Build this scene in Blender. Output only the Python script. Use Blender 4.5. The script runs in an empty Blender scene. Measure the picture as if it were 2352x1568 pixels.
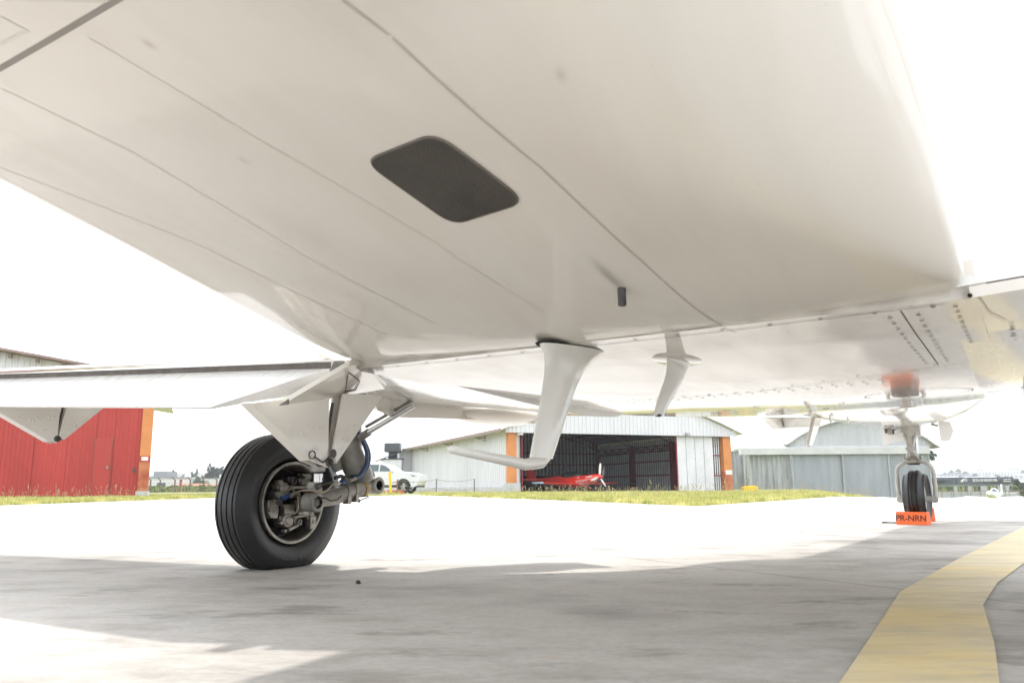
import bpy, math, random
import numpy as np
from mathutils import Vector, Matrix, noise
random.seed(7); np.random.seed(7)
scene = bpy.context.scene
PI = math.pi
# ------------------------------------------------------------------ camera
W, H = 2352.0, 1568.0          # pixel frame used for reading positions
FPX = 1829.0
PITCH = math.radians(10.38); ROLL = math.radians(-0.35); CAMZ = 0.31
cam = bpy.data.cameras.new('camera'); camo = bpy.data.objects.new('camera', cam)
scene.collection.objects.link(camo); scene.camera = camo
cam.sensor_width = 36; cam.lens = 36*FPX/W; cam.clip_start = 0.02; cam.clip_end = 20000
CR = Matrix.Rotation(PI/2+PITCH, 3, 'X') @ Matrix.Rotation(ROLL, 3, 'Z')
camo.matrix_world = Matrix.Translation((0,0,CAMZ)) @ CR.to_4x4()
cam.dof.use_dof = True; cam.dof.focus_distance = 4.6; cam.dof.aperture_fstop = 11
# ------------------------------------------------------------------ sun, sky, exposure
SUN_AZ = math.radians(-14); SUN_EL = math.radians(50)
sv = Vector((math.sin(SUN_AZ)*math.cos(SUN_EL), math.cos(SUN_AZ)*math.cos(SUN_EL), math.sin(SUN_EL)))
sl = bpy.data.lights.new('sun', 'SUN'); sl.energy = 1.8; sl.angle = math.radians(2.2); sl.color = (1, .955, .89)
so = bpy.data.objects.new('sun', sl); scene.collection.objects.link(so)
so.rotation_euler = sv.to_track_quat('Z', 'Y').to_euler()
world = bpy.data.worlds.new('World'); scene.world = world; world.use_nodes = True
nt = world.node_tree; nt.nodes.clear()
wo = nt.nodes.new('ShaderNodeOutputWorld'); bg = nt.nodes.new('ShaderNodeBackground')
sky = nt.nodes.new('ShaderNodeTexSky'); sky.sky_type = 'NISHITA'; sky.sun_disc = False
sky.sun_elevation = SUN_EL; sky.sun_rotation = SUN_AZ; sky.dust_density = 3.0; sky.air_density = 1.2
mx = nt.nodes.new('ShaderNodeMix'); mx.data_type = 'RGBA'
tcw = nt.nodes.new('ShaderNodeTexCoord'); nzw = nt.nodes.new('ShaderNodeTexNoise'); nzw.inputs['Scale'].default_value = 2.2; nzw.inputs['Detail'].default_value = 5
crw = nt.nodes.new('ShaderNodeMapRange'); crw.inputs[1].default_value = .35; crw.inputs[2].default_value = .65; crw.inputs[3].default_value = .72; crw.inputs[4].default_value = .97
nt.links.new(tcw.outputs['Generated'], nzw.inputs['Vector']); nt.links.new(nzw.outputs['Fac'], crw.inputs[0]); nt.links.new(crw.outputs[0], mx.inputs[0])
nt.links.new(sky.outputs[0], mx.inputs[6]); mx.inputs[7].default_value = (8.6, 8.9, 9.3, 1)
nt.links.new(mx.outputs[2], bg.inputs[0]); bg.inputs[1].default_value = 0.138
nt.links.new(bg.outputs[0], wo.inputs[0])
scene.view_settings.view_transform = 'Standard'; scene.view_settings.look = 'None'
scene.view_settings.exposure = 1.1; scene.view_settings.gamma = 1
# ------------------------------------------------------------------ helpers: rays
TH = math.radians(32.5); L0 = -0.795            # aircraft heading and centreline offset
FV = Vector((math.sin(TH), math.cos(TH), 0)); RV = Vector((math.cos(TH), -math.sin(TH), 0))
ORG = RV*L0
CAMP = Vector((0,0,CAMZ))
def ray(px, py): return CR @ Vector(((px-W/2)/FPX, (H/2-py)/FPX, -1))
def hz(px, py, z=0.0):
    d = ray(px, py); t = (z-CAMZ)/d.z; return CAMP + d*t
def hd(px, py, Y):
    d = ray(px, py); return CAMP + d*(Y/d.y)
def toloc(P): q = P-ORG; return Vector((q.dot(RV), q.dot(FV), P.z))
def lz(px, py, z): return toloc(hz(px, py, z))          # aircraft-frame point at height z
def lx(px, py, x):                                       # aircraft-frame point on the plane x
    d = ray(px, py); t = (x - toloc(CAMP).x)/d.dot(RV); return toloc(CAMP + d*t)
def ly(px, py, y):
    d = ray(px, py); t = (y - toloc(CAMP).y)/d.dot(FV); return toloc(CAMP + d*t)
# ------------------------------------------------------------------ helpers: materials
MATS = {}
def mat(name, col, rough=.6, metal=0, var=.12, scale=6, bump=0, bscale=None, coat=0, spec=.5, stretch=(1,1,1), col2=None, trans=0, detail=5):
    if name in MATS: return MATS[name]
    m = bpy.data.materials.new(name); m.use_nodes = True; n = m.node_tree; b = n.nodes['Principled BSDF']
    b.inputs['Roughness'].default_value = rough; b.inputs['Metallic'].default_value = metal
    b.inputs['Coat Weight'].default_value = coat; b.inputs['Coat Roughness'].default_value = .04
    b.inputs['Specular IOR Level'].default_value = spec
    if trans: b.inputs['Transmission Weight'].default_value = trans
    tc = n.nodes.new('ShaderNodeTexCoord'); mp = n.nodes.new('ShaderNodeMapping'); mp.inputs['Scale'].default_value = stretch
    n.links.new(tc.outputs['Object'], mp.inputs[0])
    nz = n.nodes.new('ShaderNodeTexNoise'); nz.inputs['Scale'].default_value = scale; nz.inputs['Detail'].default_value = detail; nz.inputs['Roughness'].default_value = .6
    n.links.new(mp.outputs[0], nz.inputs['Vector'])
    r = n.nodes.new('ShaderNodeValToRGB'); r.color_ramp.elements[0].position = .3; r.color_ramp.elements[1].position = .7
    c2 = col2 or tuple(min(1, c*(1+var)) for c in col); c1 = tuple(c*(1-var) for c in col)
    r.color_ramp.elements[0].color = (*c1, 1); r.color_ramp.elements[1].color = (*c2, 1)
    n.links.new(nz.outputs['Fac'], r.inputs[0]); n.links.new(r.outputs[0], b.inputs['Base Color'])
    if bump:
        bp = n.nodes.new('ShaderNodeBump'); bp.inputs['Strength'].default_value = bump; bp.inputs['Distance'].default_value = .02
        n2 = n.nodes.new('ShaderNodeTexNoise'); n2.inputs['Scale'].default_value = bscale or scale*6; n2.inputs['Detail'].default_value = 4
        n.links.new(mp.outputs[0], n2.inputs['Vector']); n.links.new(n2.outputs['Fac'], bp.inputs['Height']); n.links.new(bp.outputs[0], b.inputs['Normal'])
    MATS[name] = m; return m
class NG:
    """small node helper"""
    def __init__(s, m): s.t = m.node_tree
    def n(s, kind, **kw):
        o = s.t.nodes.new(kind)
        for k, v in kw.items():
            if k.startswith('i'): o.inputs[int(k[1:])].default_value = v
            else: setattr(o, k, v)
        return o
    def l(s, a, b): s.t.links.new(a, b)
    def math(s, op, a, b=0.0, clamp=False):
        o = s.t.nodes.new('ShaderNodeMath'); o.operation = op; o.use_clamp = clamp
        for i, v in enumerate((a, b)):
            if hasattr(v, 'is_output'): s.l(v, o.inputs[i])
            else: o.inputs[i].default_value = v
        return o.outputs[0]
    def noise(s, vec, scale, detail=5, rough=.6):
        o = s.t.nodes.new('ShaderNodeTexNoise'); o.inputs['Scale'].default_value = scale; o.inputs['Detail'].default_value = detail; o.inputs['Roughness'].default_value = rough
        s.l(vec, o.inputs['Vector']); return o.outputs['Fac']
    def rng(s, v, a, b, c=0, d=1):
        o = s.t.nodes.new('ShaderNodeMapRange'); s.l(v, o.inputs[0])
        for i, q in enumerate((a,b,c,d)): o.inputs[i+1].default_value = q
        return o.outputs[0]
    def mix(s, f, a, b, mode='MIX'):
        o = s.t.nodes.new('ShaderNodeMix'); o.data_type = 'RGBA'; o.blend_type = mode
        for i, v in ((0,f),(6,a),(7,b)):
            if hasattr(v, 'is_output'): s.l(v, o.inputs[i])
            else: o.inputs[i].default_value = v if i == 0 else (*v, 1)
        return o.outputs[2]
    def mapped(s, scale, rot=(0,0,0)):
        tc = s.n('ShaderNodeTexCoord'); mp = s.n('ShaderNodeMapping'); mp.inputs['Scale'].default_value = scale; mp.inputs['Rotation'].default_value = rot
        s.l(tc.outputs['Object'], mp.inputs[0]); return mp.outputs[0]
# ------------------------------------------------------------------ helpers: mesh
class MB:
    def __init__(s): s.v = []; s.f = []; s.m = []; s.T = None
    def add(s, vs, fs, mi=0):
        o = len(s.v)
        for p in vs:
            p = Vector(p)
            if s.T is not None: p = s.T @ p
            s.v.append(p[:])
        for f in fs: s.f.append([i+o for i in f]); s.m.append(mi)
        return s
    def box(s, c, size, rz=0, mi=0, M=None):
        x, y, z = (q/2 for q in size); c = Vector(c)
        R = M or Matrix.Rotation(rz, 3, 'Z')
        vs = [c + R @ Vector((a*x, b*y, d*z)) for a, b, d in ((-1,-1,-1),(1,-1,-1),(1,1,-1),(-1,1,-1),(-1,-1,1),(1,-1,1),(1,1,1),(-1,1,1))]
        return s.add(vs, [(0,3,2,1),(4,5,6,7),(0,1,5,4),(1,2,6,5),(2,3,7,6),(3,0,4,7)], mi)
    def beam(s, a, b, w, h=None, mi=0, up=(0,0,1)):
        a = Vector(a); b = Vector(b); d = (b-a); L = d.length; d.normalize(); h = h or w
        u = Vector(up)
        if abs(d.dot(u)) > .98: u = Vector((0,1,0))
        r = d.cross(u).normalized(); u = r.cross(d)
        M = Matrix((r, d, u)).transposed()
        return s.box((a+b)/2, (w, L, h), M=M, mi=mi)
    def tube(s, pts, r, seg=12, caps=True, mi=0):
        pts = [Vector(p) for p in pts]; n = len(pts); rs = r if isinstance(r, (list, tuple)) else [r]*n
        vs = []; ref = None
        for i, p in enumerate(pts):
            d = (pts[min(i+1,n-1)] - pts[max(i-1,0)]).normalized()
            if ref is None: ref = Vector((0,0,1)) if abs(d.z) < .9 else Vector((1,0,0))
            a = d.cross(ref).normalized(); b = a.cross(d).normalized(); ref = b
            for k in range(seg):
                t = 2*PI*k/seg; vs.append(p + (a*math.cos(t) + b*math.sin(t))*rs[i])
        fs = [(i*seg+k, i*seg+(k+1)%seg, (i+1)*seg+(k+1)%seg, (i+1)*seg+k) for i in range(n-1) for k in range(seg)]
        if caps: fs += [tuple(range(seg))[::-1], tuple((n-1)*seg+k for k in range(seg))]
        return s.add(vs, fs, mi)
    def lathe(s, prof, c, axis=(1,0,0), seg=32, mi=0, closed=False, post=None):
        """prof: (radius, along axis)"""
        ax = Vector(axis).normalized(); ref = Vector((0,0,1)) if abs(ax.z) < .9 else Vector((0,1,0))
        a = ax.cross(ref).normalized(); b = ax.cross(a); c = Vector(c); n = len(prof); vs = []
        for r, h in prof:
            for k in range(seg):
                t = 2*PI*k/seg; p = c + ax*h + (a*math.cos(t)+b*math.sin(t))*r
                vs.append(post(p) if post else p)
        m = n if closed else n-1
        fs = [(i*seg+k, ((i+1)%n)*seg+k, ((i+1)%n)*seg+(k+1)%seg, i*seg+(k+1)%seg) for i in range(m) for k in range(seg)]
        return s.add(vs, fs, mi)
    def prism(s, poly, off, mi=0):
        off = Vector(off); n = len(poly); vs = [Vector(p) for p in poly] + [Vector(p)+off for p in poly]
        fs = [tuple(range(n))[::-1], tuple(range(n, 2*n))] + [(i, (i+1)%n, n+(i+1)%n, n+i) for i in range(n)]
        return s.add(vs, fs, mi)
    def sphere(s, c, r, seg=16, rings=10, mi=0):
        c = Vector(c); r = Vector(r) if hasattr(r, '__len__') else Vector((r,r,r)); vs = []
        for i in range(rings+1):
            ph = PI*i/rings
            for k in range(seg):
                t = 2*PI*k/seg; vs.append(c + Vector((r.x*math.sin(ph)*math.cos(t), r.y*math.sin(ph)*math.sin(t), r.z*math.cos(ph))))
        fs = [(i*seg+k, (i+1)*seg+k, (i+1)*seg+(k+1)%seg, i*seg+(k+1)%seg) for i in range(rings) for k in range(seg)]
        return s.add(vs, fs, mi)
    def build(s, name, mats, parent=None, smooth=None, bevel=0, loc=None):
        me = bpy.data.meshes.new(name); me.from_pydata(s.v, [], s.f)
        if not isinstance(mats, (list, tuple)): mats = [mats]
        for m in mats: me.materials.append(m)
        if len(mats) > 1: me.polygons.foreach_set('material_index', s.m)
        me.validate(); me.update()
        if smooth is not None:
            me.polygons.foreach_set('use_smooth', [True]*len(me.polygons)); me.set_sharp_from_angle(angle=math.radians(smooth))
        o = bpy.data.objects.new(name, me); scene.collection.objects.link(o)
        if parent: o.parent = parent
        if loc is not None: o.location = loc
        if bevel:
            b = o.modifiers.new('bevel', 'BEVEL'); b.width = bevel; b.segments = 2; b.limit_method = 'ANGLE'; b.angle_limit = math.radians(40)
        return o
def tag(o, label=None, cat=None, group=None, kind=None):
    if label: o['label'] = label
    if cat: o['category'] = cat
    if group: o['group'] = group
    if kind: o['kind'] = kind
    return o
def empty(name, loc=(0,0,0), rz=0, label=None, cat=None, group=None):
    o = bpy.data.objects.new(name, None); scene.collection.objects.link(o); o.location = loc; o.rotation_euler = (0,0,rz); o.empty_display_size = .2
    return tag(o, label, cat, group)
def copy_tree(o, parent=None):
    c = o.copy(); scene.collection.objects.link(c)
    if parent: c.parent = parent
    for ch in list(o.children): copy_tree(ch, c)
    return c
def text_mesh(name, body, size, m, M, extrude=.002, parent=None, align='CENTER', bend=None, offset=0):
    cu = bpy.data.curves.new(name, 'FONT'); cu.body = body; cu.size = size; cu.extrude = extrude; cu.align_x = align; cu.align_y = 'CENTER'; cu.offset = offset
    ob = bpy.data.objects.new(name, cu); scene.collection.objects.link(ob)
    dg = bpy.context.evaluated_depsgraph_get(); me = bpy.data.meshes.new_from_object(ob.evaluated_get(dg)); bpy.data.objects.remove(ob)
    for v in me.vertices:
        p = Vector(v.co)
        if bend: p = bend(p)
        v.co = M @ p
    me.materials.clear(); me.materials.append(m); me.name = name
    o = bpy.data.objects.new(name, me); scene.collection.objects.link(o)
    if parent: o.parent = parent
    return o
def ss(a, b, x): t = min(1, max(0, (x-a)/(b-a))); return t*t*(3-2*t)
# ------------------------------------------------------------------ materials
concrete = bpy.data.materials.new('concrete'); concrete.use_nodes = True
g = NG(concrete); bs = concrete.node_tree.nodes['Principled BSDF']
vec = g.mapped((1,1,1)); vst = g.mapped((.8, 1.5, 1), (0,0,.5))
n1 = g.noise(vst, .9, 6, .62); n2 = g.noise(vst, 5, 8, .7); n3 = g.noise(vec, 60, 4, .7); n4 = g.noise(vec, .7, 4, .6)
c = g.mix(g.rng(n1, .38, .60), (.31,.287,.258), (.53,.50,.46))
c = g.mix(g.rng(n2, .40, .66), c, (.53,.515,.49)); 
c = g.mix(g.math('MULTIPLY', g.rng(n2, .58, .70), .6), c, (.44,.33,.235))
c = g.mix(g.math('MULTIPLY', g.rng(n4, .55, .66), .6), c, (.17,.155,.145))
c = g.mix(g.math('MULTIPLY', g.rng(g.noise(g.mapped((1.2,2.6,1),(0,0,.35)), 1.7, 7, .68), .57, .66), .6), c, (.17,.145,.125))
c = g.mix(g.math('MULTIPLY', g.rng(n3, .45, .75), .35), c, (.25,.24,.23))
geo = g.n('ShaderNodeNewGeometry'); sep = g.n('ShaderNodeSeparateXYZ'); g.l(geo.outputs['Position'], sep.inputs[0])
wob = g.math('MULTIPLY', g.math('SUBTRACT', g.noise(vec, 7, 3), .5), .018)
def joint(p, q, w, strength, seg=False):
    global c
    a = hz(*p); b = hz(*q); d = (b-a); L = d.length; d.normalize(); nx, ny = -d.y, d.x; k = nx*a.x + ny*a.y
    v = g.math('ADD', g.math('SUBTRACT', g.math('ADD', g.math('MULTIPLY', sep.outputs[0], nx), g.math('MULTIPLY', sep.outputs[1], ny)), k), wob)
    f = g.math('MULTIPLY', g.math('LESS_THAN', g.math('ABSOLUTE', v), w), strength)
    if seg:
        t = g.math('SUBTRACT', g.math('ADD', g.math('MULTIPLY', sep.outputs[0], d.x), g.math('MULTIPLY', sep.outputs[1], d.y)), d.x*a.x+d.y*a.y)
        f = g.math('MULTIPLY', f, g.math('MULTIPLY', g.math('GREATER_THAN', t, 0), g.math('LESS_THAN', t, L)))
    c = g.mix(f, c, (.05,.045,.04))
joint((1440,1283), (2352,1390), .004, .8)
joint((0,1207), (1080,1172), .03, .95)
joint((190,1150), (200,1212), .006, .35, True)
joint((1880,1238), (2240,1262), .006, .4)
g.l(c, bs.inputs['Base Color']); bs.inputs['Roughness'].default_value = .78
bp = g.n('ShaderNodeBump'); bp.inputs['Strength'].default_value = .35; bp.inputs['Distance'].default_value = .004; g.l(g.math('ADD', n3, g.math('MULTIPLY', n2, 2)), bp.inputs['Height']); g.l(bp.outputs[0], bs.inputs['Normal'])

yellowm = bpy.data.materials.new('worn_yellow_paint'); yellowm.use_nodes = True; g = NG(yellowm); bs = yellowm.node_tree.nodes['Principled BSDF']
vec = g.mapped((1,1,1)); vst = g.mapped((.5,2,1))
c = g.mix(g.rng(g.noise(vst, 4, 7, .7), .36, .62), (.54,.45,.27), (.70,.60,.39))
c = g.mix(g.math('MULTIPLY', g.rng(g.noise(vec, 1.6, 3), .5, .62), .5), c, (.80,.59,.20))
c = g.mix(g.math('MULTIPLY', g.rng(g.noise(vst, 9, 8, .75), .54, .68), .7), c, (.42,.39,.34))
g.l(c, bs.inputs['Base Color']); bs.inputs['Roughness'].default_value = .6
bp = g.n('ShaderNodeBump'); bp.inputs['Strength'].default_value = .3; bp.inputs['Distance'].default_value = .004; g.l(g.noise(vec, 60, 4), bp.inputs['Height']); g.l(bp.outputs[0], bs.inputs['Normal'])

def paint(name, base=(.80,.757,.69), dirt=(.71,.65,.575), rough=.38, dirtiness=.55, coat=1.0, blotch=(.78,.70,.62)):
    m = bpy.data.materials.new(name); m.use_nodes = True; g = NG(m); bs = m.node_tree.nodes['Principled BSDF']
    vs_ = g.mapped((5, .7, 2)); v_ = g.mapped((1,1,1))
    c = g.mix(g.math('MULTIPLY', g.rng(g.noise(vs_, 1.5, 6, .6), .45, .75), dirtiness), base, dirt)
    c = g.mix(g.math('MULTIPLY', g.rng(g.noise(v_, 2.3, 3, .5), .5, .7), .35*dirtiness), c, blotch)
    c = g.mix(g.math('MULTIPLY', g.rng(g.noise(v_, 90, 2, .5), .72, .78), .25*dirtiness), c, (.35,.31,.27))
    g.l(c, bs.inputs['Base Color']); bs.inputs['Roughness'].default_value = rough
    bs.inputs['Coat Weight'].default_value = coat; bs.inputs['Coat Roughness'].default_value = .07
    bp = g.n('ShaderNodeBump'); bp.inputs['Strength'].default_value = .12; bp.inputs['Distance'].default_value = .01
    g.l(g.noise(g.mapped((1,.5,1)), 5, 3), bp.inputs['Height']); g.l(bp.outputs[0], bs.inputs['Coat Normal'])
    g.l(g.rng(g.noise(vs_, 3, 4), .3, .7, rough-.08, rough+.12), bs.inputs['Roughness'])
    return m
M_skin = paint('aircraft_white_paint'); M_white = paint('clean_white_paint', (.83,.825,.81), (.79,.78,.76), .3, .12)
M_ant = paint('antenna_paint', (.80,.79,.75), (.72,.69,.62), .32, .5)
M_seam = mat('seam_sealant', (.16,.14,.125), .7, var=.3, scale=20)
M_seam2 = mat('light_seam', (.55,.51,.45), .4, var=.08, scale=20, coat=.8)
M_rivet = mat('dark_rivet', (.13,.11,.10), .6, var=.4, scale=30)
M_grille = mat('dark_mesh_panel', (.062,.054,.045), .6, var=.3, scale=9, bump=.4, bscale=300)
M_rubber = mat('tyre_rubber', (.010,.0105,.012), .40, var=.5, scale=9, bump=.12, bscale=150, spec=.6)
M_rubberd = mat('tyre_groove', (.006,.006,.006), .8)
M_emb = mat('tyre_lettering', (.05,.05,.052), .45, var=.15)
M_gear = mat('gear_grey_paint', (.26,.25,.225), .42, metal=.1, var=.3, scale=18, coat=.15)
M_gearl = mat('gear_light_paint', (.42,.41,.38), .4, var=.2, scale=14, coat=.2)
M_metal = mat('dull_metal', (.30,.28,.25), .42, metal=.75, var=.35, scale=25)
M_dmetal = mat('dark_metal', (.09,.085,.08), .5, metal=.5, var=.4, scale=25)
M_chrome = mat('chrome_rod', (.6,.6,.6), .14, metal=1, var=.05)
M_black = mat('black_void', (.008,.008,.008), .8)
M_brass = mat('gold_band', (.42,.26,.08), .4, metal=.6, var=.2, scale=30)
M_copper = mat('brake_pipe', (.38,.32,.25), .4, metal=.6, var=.2, scale=40)
M_hose = mat('blue_hose', (.018,.055,.13), .38, var=.3, scale=30, coat=.2)
M_bluef = mat('blue_fitting', (.03,.08,.22), .35, metal=.5, var=.2)
M_orange = mat('orange_chock', (.85,.13,.012), .5, var=.08, scale=10, coat=.1)
M_ink = mat('dark_lettering', (.035,.02,.02), .7)
M_glass = mat('dark_glass', (.02,.025,.03), .08, var=.1, coat=1)
# ------------------------------------------------------------------ ground
def G(x, y):
    d = math.hypot(x, y); s = x/max(y, .1) if y > 0 else 0
    w = ss(.36, .5, s)
    z = -w*.031*max(0, d-24) - .012*max(0, d-110)
    return max(z, -9.0)
def hill(x, y):
    d = math.hypot(x, y); s = x/max(y, 1)
    h = 17*ss(350, 1250, d) + 7*ss(350,1250,d)*noise.noise(Vector((x/260, y/400, 2))) + 3*noise.noise(Vector((x/60, y/90, 5)))*ss(330,500,d)
    return -9.6 + h + ss(330,420,d)*5 + (5*ss(-.2,-.45,s) if y > 0 else 0)*ss(500,1100,d)
def polar(name, radii, azs, zf, m, lab=None):
    mb = MB(); vs = []; fs = []; na = len(azs)
    for r in radii:
        for a in azs: x = r*math.sin(a); y = r*math.cos(a); vs.append((x, y, zf(x, y)))
    for i in range(len(radii)-1):
        for k in range(na-1): fs.append((i*na+k, i*na+k+1, (i+1)*na+k+1, (i+1)*na+k))
    mb.add(vs, fs); o = mb.build(name, m, smooth=60); tag(o, kind='structure'); return o
azs = [math.radians(a) for a in np.concatenate([np.arange(-180,-42,4), np.arange(-42,42,.75), np.arange(42,184,4)])]
azs[-1] = azs[0]+2*PI
grassm = bpy.data.materials.new('grass_ground'); grassm.use_nodes = True; g = NG(grassm); bs = grassm.node_tree.nodes['Principled BSDF']
v_ = g.mapped((1,1,1))
c = g.mix(g.rng(g.noise(v_, .6, 6, .7), .35, .65), (.16,.19,.045), (.30,.275,.11)); c = g.mix(g.rng(g.noise(v_, 12, 6, .7), .4, .7, 0, .6), c, (.10,.15,.02))
g.l(c, bs.inputs['Base Color']); bs.inputs['Roughness'].default_value = .9
polar('ground', [.3,2,5,8,11,14,18,22,26,30,36,44,54,66,80,100,125,160,210,270,340], azs, G, grassm)
hillm = bpy.data.materials.new('wooded_hillside'); hillm.use_nodes = True; g = NG(hillm); bs = hillm.node_tree.nodes['Principled BSDF']
v_ = g.mapped((1,1,1)); c = g.mix(g.rng(g.noise(v_, .03, 8, .75), .4, .6), (.05,.075,.04), (.13,.15,.08)); g.l(c, bs.inputs['Base Color']); bs.inputs['Roughness'].default_value = 1
polar('hills', list(np.linspace(336, 1400, 34))+[1700,2300,3200], azs, hill, hillm)
# apron: a sheet with its own outline, read off the picture
bpts = [(-60,0),(-40,4)] + [tuple(hz(*p).xy) for p in ((0,1161),(500,1143),(960,1137),(1280,1149),(1600,1163),(1800,1149),(1950,1138),(1985,1134.5))]
bpts += [(16,34),(30,48),(60,60)]
def azr(p): return math.atan2(p[0], p[1]), math.hypot(*p)
bl = sorted(azr(p) for p in bpts)
def RB(a):
    if a <= bl[0][0] or a >= bl[-1][0]: return 60 if a < 0 else 84
    for i in range(len(bl)-1):
        if bl[i][0] <= a <= bl[i+1][0]:
            a0, r0 = bl[i]; a1, r1 = bl[i+1]; # intersect ray with chord
            p0 = Vector((r0*math.sin(a0), r0*math.cos(a0))); p1 = Vector((r1*math.sin(a1), r1*math.cos(a1))); d = Vector((math.sin(a), math.cos(a))); e = p1-p0
            den = d.x*e.y-d.y*e.x
            return (p0.x*e.y-p0.y*e.x)/den if abs(den) > 1e-6 else r0
azf = [math.radians(a) for a in np.concatenate([np.arange(-180,-42,4), np.arange(-42,42,.5), np.arange(42,184,4)])]; azf[-1] = azf[0]+2*PI
mb = MB(); vs = []; fr = [0,.05,.1,.2,.3,.4,.5,.6,.7,.8,.9,.97,1]
for q in fr:
    for a in azf:
        aa = a if a <= PI else a-2*PI
        r = RB(aa)*q; x = r*math.sin(a); y = r*math.cos(a); vs.append((x, y, G(x, y)+.006 if q < .999 or True else 0))
na = len(azf)
mb.add(vs, [(i*na+k, i*na+k+1, (i+1)*na+k+1, (i+1)*na+k) for i in range(len(fr)-1) for k in range(na-1)])
for v in mb.v: pass
tag(mb.build('apron', concrete), kind='structure')
ZA = .006
# yellow guide line (two straight runs meeting at a bend)
Lp = [(1905,1600),(1990,1475),(2068,1357),(2200,1283),(2352,1208),(2420,1172)]
Rp = [(2300,1600),(2284,1475),(2258,1388),(2290,1338),(2352,1292),(2500,1205)]
mb = MB()
def catmull(P, n=8):
    out = []
    for i in range(len(P)-1):
        p0, p1, p2, p3 = P[max(i-1,0)], P[i], P[i+1], P[min(i+2,len(P)-1)]
        for k in range(n):
            t = k/n; out.append(.5*((2*p1)+(p2-p0)*t+(2*p0-5*p1+4*p2-p3)*t*t+(3*p1-p0-3*p2+p3)*t**3))
    out.append(P[-1]); return out
A_ = [hz(*p, ZA+.004) for p in Lp]; B_ = [hz(*p, ZA+.004) for p in Rp]
A_.insert(0, A_[0] + (A_[0]-A_[1])*3); B_.insert(0, B_[0] + (B_[0]-B_[1])*3)
n = len(A_); mb.add(A_+B_, [(i, n+i, n+i+1, i+1) for i in range(n-1)])
tag(mb.build('painted_line', yellowm), kind='structure')
# ------------------------------------------------------------------ grass
bladem = mat('grass_blades', (.33,.39,.07), .7, var=.3, scale=1.3, col2=(.78,.70,.30), spec=.2)
strawm = mat('seed_stalks', (.42,.35,.20), .8, var=.3, scale=2, spec=.2)
def blades(name, N, hmin, hmax, wid, m, rmax, lab, thick=False, near=0.0):
    vs = []; fs = []
    i = 0; tries = 0
    while i < N and tries < N*6:
        tries += 1
        a = math.radians(random.uniform(-36, 24)); rb = RB(a)
        if rb > 35: continue
        r = rb + near + (rmax-rb)*random.random()**1.35
        x = r*math.sin(a); y = r*math.cos(a)
        # keep clear of the hangar floors
        if inside_block(x, y): continue
        cl = noise.noise(Vector((x*.5, y*.5, 0)))*.5+.6
        h = random.uniform(hmin, hmax)*max(.35, cl); t = random.uniform(0, 2*PI); w = wid*random.uniform(.7,1.3)*(1+r/30)
        dx = math.cos(t)*w; dy = math.sin(t)*w; lx_ = random.uniform(-.35,.35)*h; ly_ = random.uniform(-.35,.35)*h; z = G(x,y)
        o = len(vs)
        if thick:
            vs += [(x-w*.25,y,z),(x+w*.25,y,z),(x+lx_*.7+w*.2,y+ly_*.7,z+h*.78),(x+lx_*.7-w*.2,y+ly_*.7,z+h*.78),
                   (x+lx_*.7-w,y+ly_*.7,z+h*.8),(x+lx_*.7+w,y+ly_*.7,z+h*.8),(x+lx_+w*.6,y+ly_,z+h*.95),(x+lx_,y+ly_,z+h*1.02),(x+lx_-w*.6,y+ly_,z+h*.93)]
            fs += [(o,o+1,o+2,o+3),(o+4,o+5,o+6,o+7,o+8)]
        else:
            vs += [(x-dx,y-dy,z),(x+dx,y+dy,z),(x+lx_,y+ly_,z+h)]; fs.append((o,o+1,o+2))
        i += 1
    mb = MB(); mb.v = vs; mb.f = fs; mb.m = [0]*len(fs)
    o = mb.build(name, m); tag(o, lab, 'grass', kind='stuff'); return o
# mid hangar frame
HA = Vector((-.25, 50, 0)); ph = math.radians(20.5); E1 = Vector((math.cos(ph), math.sin(ph), 0)); E2 = Vector((-math.sin(ph), math.cos(ph), 0)); HW = 16.3; HL = 26
def inside_block(x, y):
    q = Vector((x, y, 0))-HA; a = q.dot(E1); b = q.dot(E2)
    return -.3 < a < HW+.3 and b > -.6
blades('grass', 130000, .05, .17, .012, bladem, 49, 'yellow green grass verge beyond the concrete apron')
blades('grass_stalks', 1600, .22, .62, .005, strawm, 48, 'tall dry seed stalks standing out of the grass verge', thick=True, near=1.0)
# ------------------------------------------------------------------ AIRCRAFT
jet = empty('business_jet', ORG, -TH, 'white business jet parked overhead, seen from under its belly with main wheel and nose wheel', 'aircraft')
# stations: y, half width, bottom z, top z, exponent
ST = [(-6.6,.10,1.85,2.1,2),(-5.6,.26,1.66,2.2,2),(-4.2,.46,1.46,2.28,2),(-2.8,.62,1.30,2.33,2.1),(-1.4,.72,1.15,2.36,2.3),(-.5,.77,1.06,2.37,2.8),(0,.79,.985,2.38,3.4),
      (.45,.80,.895,2.38,4.4),(.9,.80,.79,2.38,5.8),(1.25,.80,.70,2.38,8.5),(1.57,.745,.636,2.38,13),(2.2,.745,.645,2.38,10),(3.2,.745,.66,2.38,5),(4.2,.745,.68,2.38,2.8),
      (5.0,.75,.685,2.36,2.4),(6.0,.75,.715,2.25,2.3),(6.8,.76,.755,2.0,2.3),(7.6,.65,.81,1.75,2.2),(8.4,.45,.91,1.55,2),(9.0,.29,1.07,1.42,2),(9.4,.14,1.17,1.33,2),(9.55,.03,1.24,1.27,2)]
STA = np.array(ST)
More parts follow.
